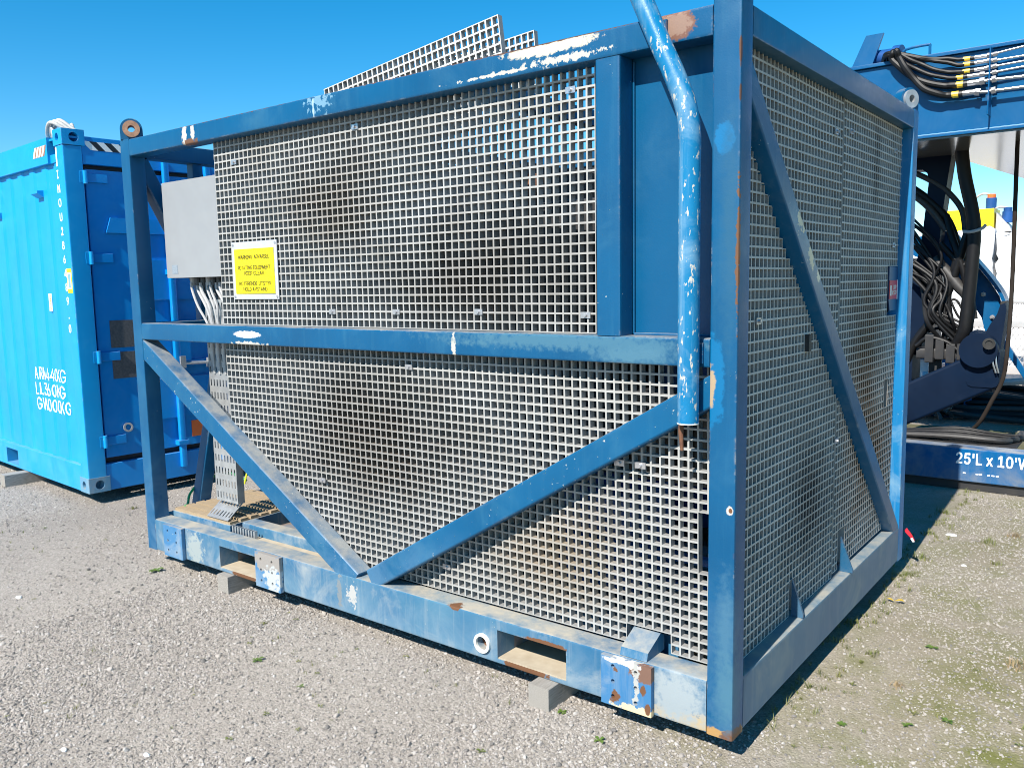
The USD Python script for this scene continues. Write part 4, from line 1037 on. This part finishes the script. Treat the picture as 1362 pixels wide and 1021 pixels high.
# ------------------------------------------------------------------ yard behind
for (x0, x1, y0, y1, h, sd_, lab) in ((-2.9, -1.95, 12.3, 13.5, 2.16, 1, 'white wrapped pallet stack left of the others behind the crane'), (-1.90, -.95, 12.0, 13.2, 2.28, 2, 'tall white wrapped pallet stack below the yellow crate'),
                                      (-.90, .10, 11.9, 13.1, 2.26, 3, 'white wrapped pallet stack beside the hanging wire rope'), (.15, 1.2, 12.1, 13.3, 2.20, 4, 'white wrapped pallet stack at the right edge behind the crane')):
    b = trimesh.creation.box([x1 - x0, y1 - y0, h]); 
    for _ in range(5): b = b.subdivide()
    v = b.vertices.copy()
    layer = np.abs((v[:, 2] * 4.2) % 1 - .5)
    s = 1 - .05 * (layer > .42)
    v[:, 0] *= s; v[:, 1] *= s
    v += (meshkit.fbm(v * 3.5 + sd_ * 11, 3, sd_) - .5)[:, None] * np.array([.08, .08, .03])
    top = v[:, 2] > h / 2 - .05
    v[top, 2] += (meshkit.fbm(v[top] * np.array([5, 5, 0]) + sd_, 2, sd_ + 4) - .5) * .22
    b = trimesh.Trimesh(v + [(x0 + x1) / 2, (y0 + y1) / 2, h / 2 + .10], b.faces, process=False)
    p = thing('wrapped_pallet', lab, 'pallet stack', ((x0 + x1) / 2, (y0 + y1) / 2, 0), group=None)
    part(p, 'white_load', b, M_tarp, smooth=50)
    part(p, 'pallet', [box(x0 + .03, x1 - .03, y0 + i * (y1 - y0) / 2 * .9, y0 + i * (y1 - y0) / 2 * .9 + .1, .0, .1) for i in range(3)] + [box(x0 + .03, x1 - .03, y0, y1, .10, .118)], M_wood, smooth=False)
# mesh fence in front of the white stacks
fy = 11.0
fz0, fz1 = .42, 1.30
fn = thing('mesh_fence', 'grey diamond mesh barrier in front of the white stacks', 'fence', (-.6, fy, 0))
part(fn, 'fence_rail', rbox(-3.2, 1.2, fy - .03, fy + .03, fz1, fz1 + .05), M_meshgrey)
part(fn, 'fence_rail', rbox(-3.2, 1.2, fy - .03, fy + .03, .96, 1.06), M_meshgrey)
part(fn, 'fence_rail', rbox(-3.2, 1.2, fy - .03, fy + .03, fz0 - .12, fz0), M_meshgrey)
for x in (-3.15, -1.75, -.35, 1.05):
    part(fn, 'fence_post', rbox(x - .03, x + .03, fy - .028, fy + .028, 0, fz1 - .001, axis='z'), M_meshgrey)
wires = []
pt = .062
hgt = fz1 - fz0
for x in np.arange(-3.2 - hgt, 1.2, pt):
    for s in (1, -1):
        a = np.array([x, fz0]) if s == 1 else np.array([x, fz1]); b = np.array([x + hgt * .62, fz1]) if s == 1 else np.array([x + hgt * .62, fz0])
        wires.append(beam([a[0], fy + .004 * s, a[1]], [b[0], fy + .004 * s, b[1]], .007, .007, up=(0, 1, 0), r=.001, n=1))
part(fn, 'diamond_mesh', wires, M_meshgrey, smooth=False)
# yellow crate with pumps on the stacks
yc = thing('yellow_crate', 'bright yellow crate standing on the white wrapped stacks', 'crate', (-1.3, 12.6, 2.3))
part(yc, 'crate_body', rbox(-1.72, -1.02, 12.3, 12.9, 2.36, 2.72, .01), M_ypaint)
part(yc, 'crate_end', poly_plate([(-1.0, 2.36), (-.78, 2.36), (-.82, 2.45), (-1.0, 2.66)], (0, -1, 0), .4, (0, 12.8, 0), (1, 0, 0), (0, 0, 1)), M_cablegrey, smooth=False)
for x, z, m1, lab in ((-1.09, 2.72, M_orange, 'small blue pump with orange cap on the yellow crate'), (-.86, 2.50, M_bluemach, 'small dark blue pump beside the yellow crate')):
    pu = thing('hand_pump', lab, 'pump', (x, 12.5, z))
    part(pu, 'pump_body', cyl([x, 12.5, z], [x, 12.5, z + .17], .075, 14), M_bluemach)
    part(pu, 'pump_cap', cyl([x, 12.5, z + .17], [x, 12.5, z + .23], .06, 12), m1)
    part(pu, 'pump_hose', [tube([[x, 12.5, z + .22], [x - .12, 12.48, z + .24], [x - .24, 12.48, z + .17], [x - .30, 12.48, z + .11]], .018, 8)], M_cablegrey)
# blue drum left of the leg
bd = thing('blue_drum', 'round blue drum seen between the frame post and the crane leg', 'drum', (-1.30, 9.0, 0))
part(bd, 'drum_body', [cyl([-1.30, 8.8, 2.06], [-1.30, 9.3, 2.06], .13, 24)], M_craneblue)
part(bd, 'drum_handle', tube([[-1.45, 8.8, 2.24], [-1.36, 8.8, 2.30], [-1.24, 8.8, 2.28]], .010, 6), M_dark)
part(bd, 'drum_stand', [rbox(-1.55, -1.05, 8.7, 9.3, 1.80, 1.92, .01), rbox(-1.5, -1.42, 8.8, 9.2, .0, 1.80, .01, axis='z'), rbox(-1.18, -1.10, 8.8, 9.2, .0, 1.80, .01, axis='z')], M_dark)
# low blue rack with cables
rk = thing('pipe_rack', 'low bright blue steel rack standing in front of the mesh barrier', 'rack', (-1.0, 8.6, 0))
part(rk, 'rack_rail', rbox(-2.2, -1.05, 8.5, 8.56, .69, .76), M_craneblue)
part(rk, 'rack_rail', rbox(-.98, -.62, 8.5, 8.56, .66, .735), M_craneblue)
part(rk, 'rack_post', rbox(-1.09, -1.02, 8.5, 8.56, 0, .69, axis='z'), M_craneblue)
part(rk, 'rack_post', rbox(-.92, -.85, 8.5, 8.56, 0, .66, axis='z'), M_craneblue)
part(rk, 'rack_post', rbox(-.70, -.62, 8.5, 8.56, 0, .66, axis='z'), M_craneblue)
part(rk, 'rack_shelf', rbox(-1.02, -.62, 8.5, 8.7, .46, .50), M_craneblue)
part(rk, 'rack_board', box(-2.1, -1.12, 8.6, 8.62, .40, .685), M_litter, smooth=False)
bp = thing('bent_pipe', 'light blue bent pipe lying on the cables by the rack', 'pipe', (-.95, 8.3, .4))
part(bp, 'pipe', tube([[-1.10, 8.3, .56], [-1.08, 8.28, .45], [-1.02, 8.28, .42], [-.95, 8.28, .48], [-.85, 8.3, .55], [-.72, 8.3, .62]], .035, 12), M_ltblue)
ch = thing('cable_heap', 'tangled heap of dark cables on the ground beside the frame post', 'cable heap', (-1.3, 8.4, 0))
for k in range(22):
    a = rng.uniform([-2.4, 8.0, .04], [-1.4, 8.4, .40]); b = rng.uniform([-1.0, 8.0, .04], [-.7, 8.4, .42])
    m1 = (a + b) / 2 + rng.uniform(-.15, .15, 3) * [1, 1, .4]
    part(ch, 'cable', tube([a, a * .7 + m1 * .3 + rng.uniform(-.08, .08, 3), m1, b * .7 + m1 * .3 + rng.uniform(-.08, .08, 3), b], rng.uniform(.012, .024), 7, n=5), (M_cableblk, M_hose, M_cablegrey, M_hose_grey)[k % 4])
wl = thing('white_sack', 'crumpled white sacks with a blue wrap lying beside the cable heap', 'sack', (-1.1, 8.0, .2))
def lump(c, s, seed, m):
    t = trimesh.creation.icosphere(subdivisions=3)
    v = t.vertices * (.75 + .5 * meshkit.fbm(t.vertices * 1.8 + seed * 5, 3, seed))[:, None] * np.array(s) + np.array(c)
    return trimesh.Trimesh(v, t.faces, process=False)
part(wl, 'sack', [lump((-1.28, 7.95, .30), (.14, .12, .07), 3, None), lump((-1.06, 8.0, .36), (.13, .1, .06), 4, None)], M_litter, smooth=True)
part(wl, 'blue_wrap', lump((-1.13, 7.9, .27), (.10, .1, .06), 5, None), M_bluemach, smooth=True)
tp = thing('orange_tarpaulin', 'crumpled orange tarpaulin spread below the dark hoses', 'tarpaulin', (-.5, 10.0, 0))
def sheet(x0, x1, y0, y1, h, seed, n=36):
    X, Y = np.meshgrid(np.linspace(x0, x1, n), np.linspace(y0, y1, n), indexing='ij')
    Z = .02 + h * meshkit.fbm(np.stack([X * 4, Y * 4, 0 * X + seed], -1), 4, seed)
    e = np.minimum(np.minimum((X - x0) / (x1 - x0), (x1 - X) / (x1 - x0)), np.minimum((Y - y0) / (y1 - y0), (y1 - Y) / (y1 - y0)))
    Z = .012 + Z * np.clip(e * 6, 0, 1)
    i = np.arange(n * n).reshape(n, n)
    q_ = np.stack([i[:-1, :-1], i[1:, :-1], i[1:, 1:], i[:-1, 1:]], -1).reshape(-1, 4)
    return trimesh.Trimesh(np.stack([X, Y, Z], -1).reshape(-1, 3), np.vstack([q_[:, [0, 1, 2]], q_[:, [0, 2, 3]]]), process=False)
part(tp, 'sheet', [sheet(-1.9, .5, 9.4, 10.8, .28, 5)], M_amber, smooth=True)
hc = thing('hose_coil', 'flat coil of thick black hoses on the ground beyond the skid', 'hose coil', (-.5, 8.9, 0))
for k in range(9):
    a = np.linspace(0, 2 * math.pi, 26)
    rx, ry = 1.15 - .07 * k + .1 * math.sin(k), .62 - .04 * k
    part(hc, 'hose_loop', tube(np.stack([-.40 + rx * np.cos(a) + .05 * k, 8.9 + ry * np.sin(a), .06 + .035 * k + .03 * np.sin(2 * a + k)], 1), .034, 8, n=3), M_hose if k % 3 else M_hose_grey)
part(hc, 'pale_hose', tube([[-.6, 8.7, .42], [-.2, 8.6, .46], [.1, 8.7, .52], [.3, 8.9, .66], [.5, 9.0, .72]], .04, 9), M_cablegrey)

# ------------------------------------------------------------------ weeds, grass and litter
def blade_tuft(n, h, spread, w=.004, seed=0):
    r_ = np.random.default_rng(seed)
    v, f = [], []
    for _ in range(n):
        a = r_.uniform(0, 2 * math.pi); p = r_.normal(0, spread * .35, 2); hh = h * r_.uniform(.5, 1); lean = r_.uniform(.2, .9) * hh
        d_ = np.array([math.cos(a), math.sin(a)]); s = np.array([-d_[1], d_[0]]) * w * r_.uniform(.6, 1.2)
        o = len(v)
        for t, ww in ((0, 1), (.5, .8), (1, .08)):
            c_ = p + d_ * lean * t ** 1.7
            z = hh * t * (1 - .18 * t)
            v += [(*(c_ - s * ww), z), (*(c_ + s * ww), z)]
        f += [(o, o + 1, o + 3), (o, o + 3, o + 2), (o + 2, o + 3, o + 5), (o + 2, o + 5, o + 4)]
    return trimesh.Trimesh(v, f, process=False)
def rosette(n, r, seed=0):
    r_ = np.random.default_rng(seed)
    v, f = [], []
    for k in range(n):
        a = 2 * math.pi * k / n + r_.uniform(-.3, .3); l = r * r_.uniform(.6, 1.1); wd = l * r_.uniform(.2, .3); up = r_.uniform(.2, .6)
        d_ = np.array([math.cos(a), math.sin(a), 0]); s = np.array([-d_[1], d_[0], 0])
        o = len(v)
        for t, ww in ((.05, .15), (.4, .8), (.7, 1.0), (1, .1)):
            c_ = d_ * l * t + np.array([0, 0, l * up * math.sin(t * 2.4) * .6 + .004])
            v += [c_ - s * wd * ww + [0, 0, wd * .25 * ww], c_, c_ + s * wd * ww + [0, 0, wd * .25 * ww]]
        for j in range(3):
            b = o + 3 * j
            f += [(b, b + 1, b + 4), (b, b + 4, b + 3), (b + 1, b + 2, b + 5), (b + 1, b + 5, b + 4)]
    return trimesh.Trimesh(v, f, process=False)
WEEDS = [(-.469, -.125, .040, 'w', 'small green star-shaped weed just ahead of the right bolt plate'), (-3.68, -.07, .06, 'w', 'leafy green weed at the foot of the left bolt plate'),
         (-2.107, -.465, .045, 'w', 'small bright weed alone on the gravel ahead of the middle of the frame'), (-1.733, -.511, .025, 'w', 'tiny weed on the gravel nearest the bottom of the picture, left of the near block'),
         (-2.463, -.174, .03, 'g', 'thin grass sprig on the gravel ahead of the middle bolt plate'), (-.70, -.03, .035, 'w', 'small yellow-green weed against the near timber block'),
         (.315, 3.30, .10, 'g', 'widest patch of bright grass, out on the worn ground towards the crane'), (.43, 3.55, .09, 'd', 'dry brown grass tuft beyond the brightest grass patch'),
         (.42, 2.889, .06, 'g', 'small green tuft nearer than the widest grass patch'), (-.02, 1.53, .07, 'g', 'grass growing from below the middle of the short side rail'),
         (.323, .974, .05, 'd', 'dark dry spiky tuft alone on the gravel right of the near post'), (.359, 1.449, .045, 'w', 'small leafy weed in the middle of the right-hand gravel'),
         (.157, 1.209, .06, 'g', 'sparse green tuft close beside the short side rail'), (.542, .791, .04, 'w', 'low two-leaved weed, rightmost of the near weeds'),
         (.224, .527, .03, 'w', 'tiny weed nearest to the near post on its right'), (.69, 1.449, .08, 'd', 'dry tuft at the right edge of the picture'),
         (.421, .669, .035, 'w', 'flat weed between the near post and the rightmost near weed'), (.137, 1.102, .035, 'g', 'thin sprig in front of the sparse green tuft by the side rail'),
         (.05, 2.75, .09, 'g', 'tall grass at the far post on the shadow edge'), (-.03, 3.3, .08, 'g', 'grass clump on the shadow edge beyond the far post'), (-.05, 3.9, .07, 'g', 'farther grass clump on the shadow edge near the crane skid'),
         (-4.48, .742, .05, 'w', 'weed in the sun between the blue container and the frame'), (-5.2, .60, .05, 'g', 'grass sprig beside the container corner casting')]
LITTER = [(.096, 3.354, .035, 'flat white scrap on the worn ground near the far post'), (.271, 2.754, .014, 'tiny white scrap right of the far post'), (-3.907, -.762, .022, 'pale scrap on the gravel at the left edge'), (-2.063, -1.351, .014, 'white fleck on the gravel in the bottom left corner'), (-1.768, -1.188, .016, 'larger white fleck on the gravel at the bottom, left of centre')]
WPTS = WEEDS
for i, (x, y, r, kind, lab) in enumerate(WPTS):
    z = gz_at(x, y) - .002
    name = 'grass_tuft' if kind in 'gd' else 'weed'
    p = thing(name, lab, 'grass' if kind in 'gd' else 'weed', (x, y, z))
    r *= .72
    if kind in 'gd':
        part(p, 'blades', blade_tuft(int(26 + 300 * r), r * .9, r, .0022, 40 + i), M_grass if kind == 'g' else M_dry, smooth=False, local=True)
    else:
        part(p, 'leaves', rosette(7, r, 60 + i), M_weed, smooth=True, local=True)
        part(p, 'stem', cyl([0, 0, -.005], [0, 0, r * .3], .0025, 6), M_weed, local=True)
# tiny sprigs nobody could count
sp = []
r2 = np.random.default_rng(99)
for _ in range(900):
    right = r2.random() < .8
    x, y = (r2.uniform(.03, 2.2), r2.uniform(-1.0, 5.4)) if right else (r2.uniform(-5.5, 0), r2.uniform(-1.4, .1))
    if meshkit.fbm(np.array([x * 1.7, y * 1.7, 2.0]), 3, 12) < (.46 if right else .5):
        continue
    t = rosette(4, r2.uniform(.008, .022), int(r2.integers(1e6))) if r2.random() < .5 else blade_tuft(7, r2.uniform(.012, .035), .02, .0014, int(r2.integers(1e6)))
    t.apply_translation([x, y, gz_at(x, y)]); sp.append(t)
for _ in range(160):       # denser growth along the frame's foot and its shadow
    y = r2.uniform(.3, 5.0); x = r2.normal(.02 if y < 2.6 else .0, .05)
    t = blade_tuft(8, r2.uniform(.02, .06), .02, .0016, int(r2.integers(1e6)))
    t.apply_translation([x, y, gz_at(x, y)]); sp.append(t)
solo('ground_cover', sp, M_grass, 'tiny green sprigs growing thinly through the gravel', 'ground cover', kind='stuff', smooth=False)
rt_ = thing('red_tape', 'scrap of red and white barrier tape by the foot of the far post', 'tape', (.0, 2.52, .2))
v = [(-.01, 2.50, .23), (.0, 2.53, .24), (.022, 2.51, .195), (.030, 2.535, .20), (.036, 2.515, .165), (.043, 2.54, .17)]
part(rt_, 'strip', trimesh.Trimesh(v, [(0, 1, 3), (0, 3, 2), (2, 3, 5), (2, 5, 4)], process=False), M_redtape, smooth=False)
v2 = [tuple(np.array(a) + [.0, -.004, .0]) for a in ((.026, 2.512, .185), (.034, 2.525, .19), (.038, 2.518, .165), (.046, 2.53, .165))]
part(rt_, 'white_strip', trimesh.Trimesh(v2, [(0, 1, 3), (0, 3, 2)], process=False), M_white, smooth=False)
pl = rosette(2, .05, 5); pl.apply_translation([.08, 1.93, gz_at(.08, 1.93) + .008])
solo('fallen_leaf', pl, M_leaf_y, 'yellow leaf lying beside the short side of the frame', 'leaf', smooth=True)
for (x, y, s, lab) in LITTER:
    l = lump((x, y, gz_at(x, y) + .004), (s, s * .6, .008), int(abs(x * 100)) % 50 + 1, None)
    solo('paper_scrap', l, M_litter, lab, 'litter', smooth=True)
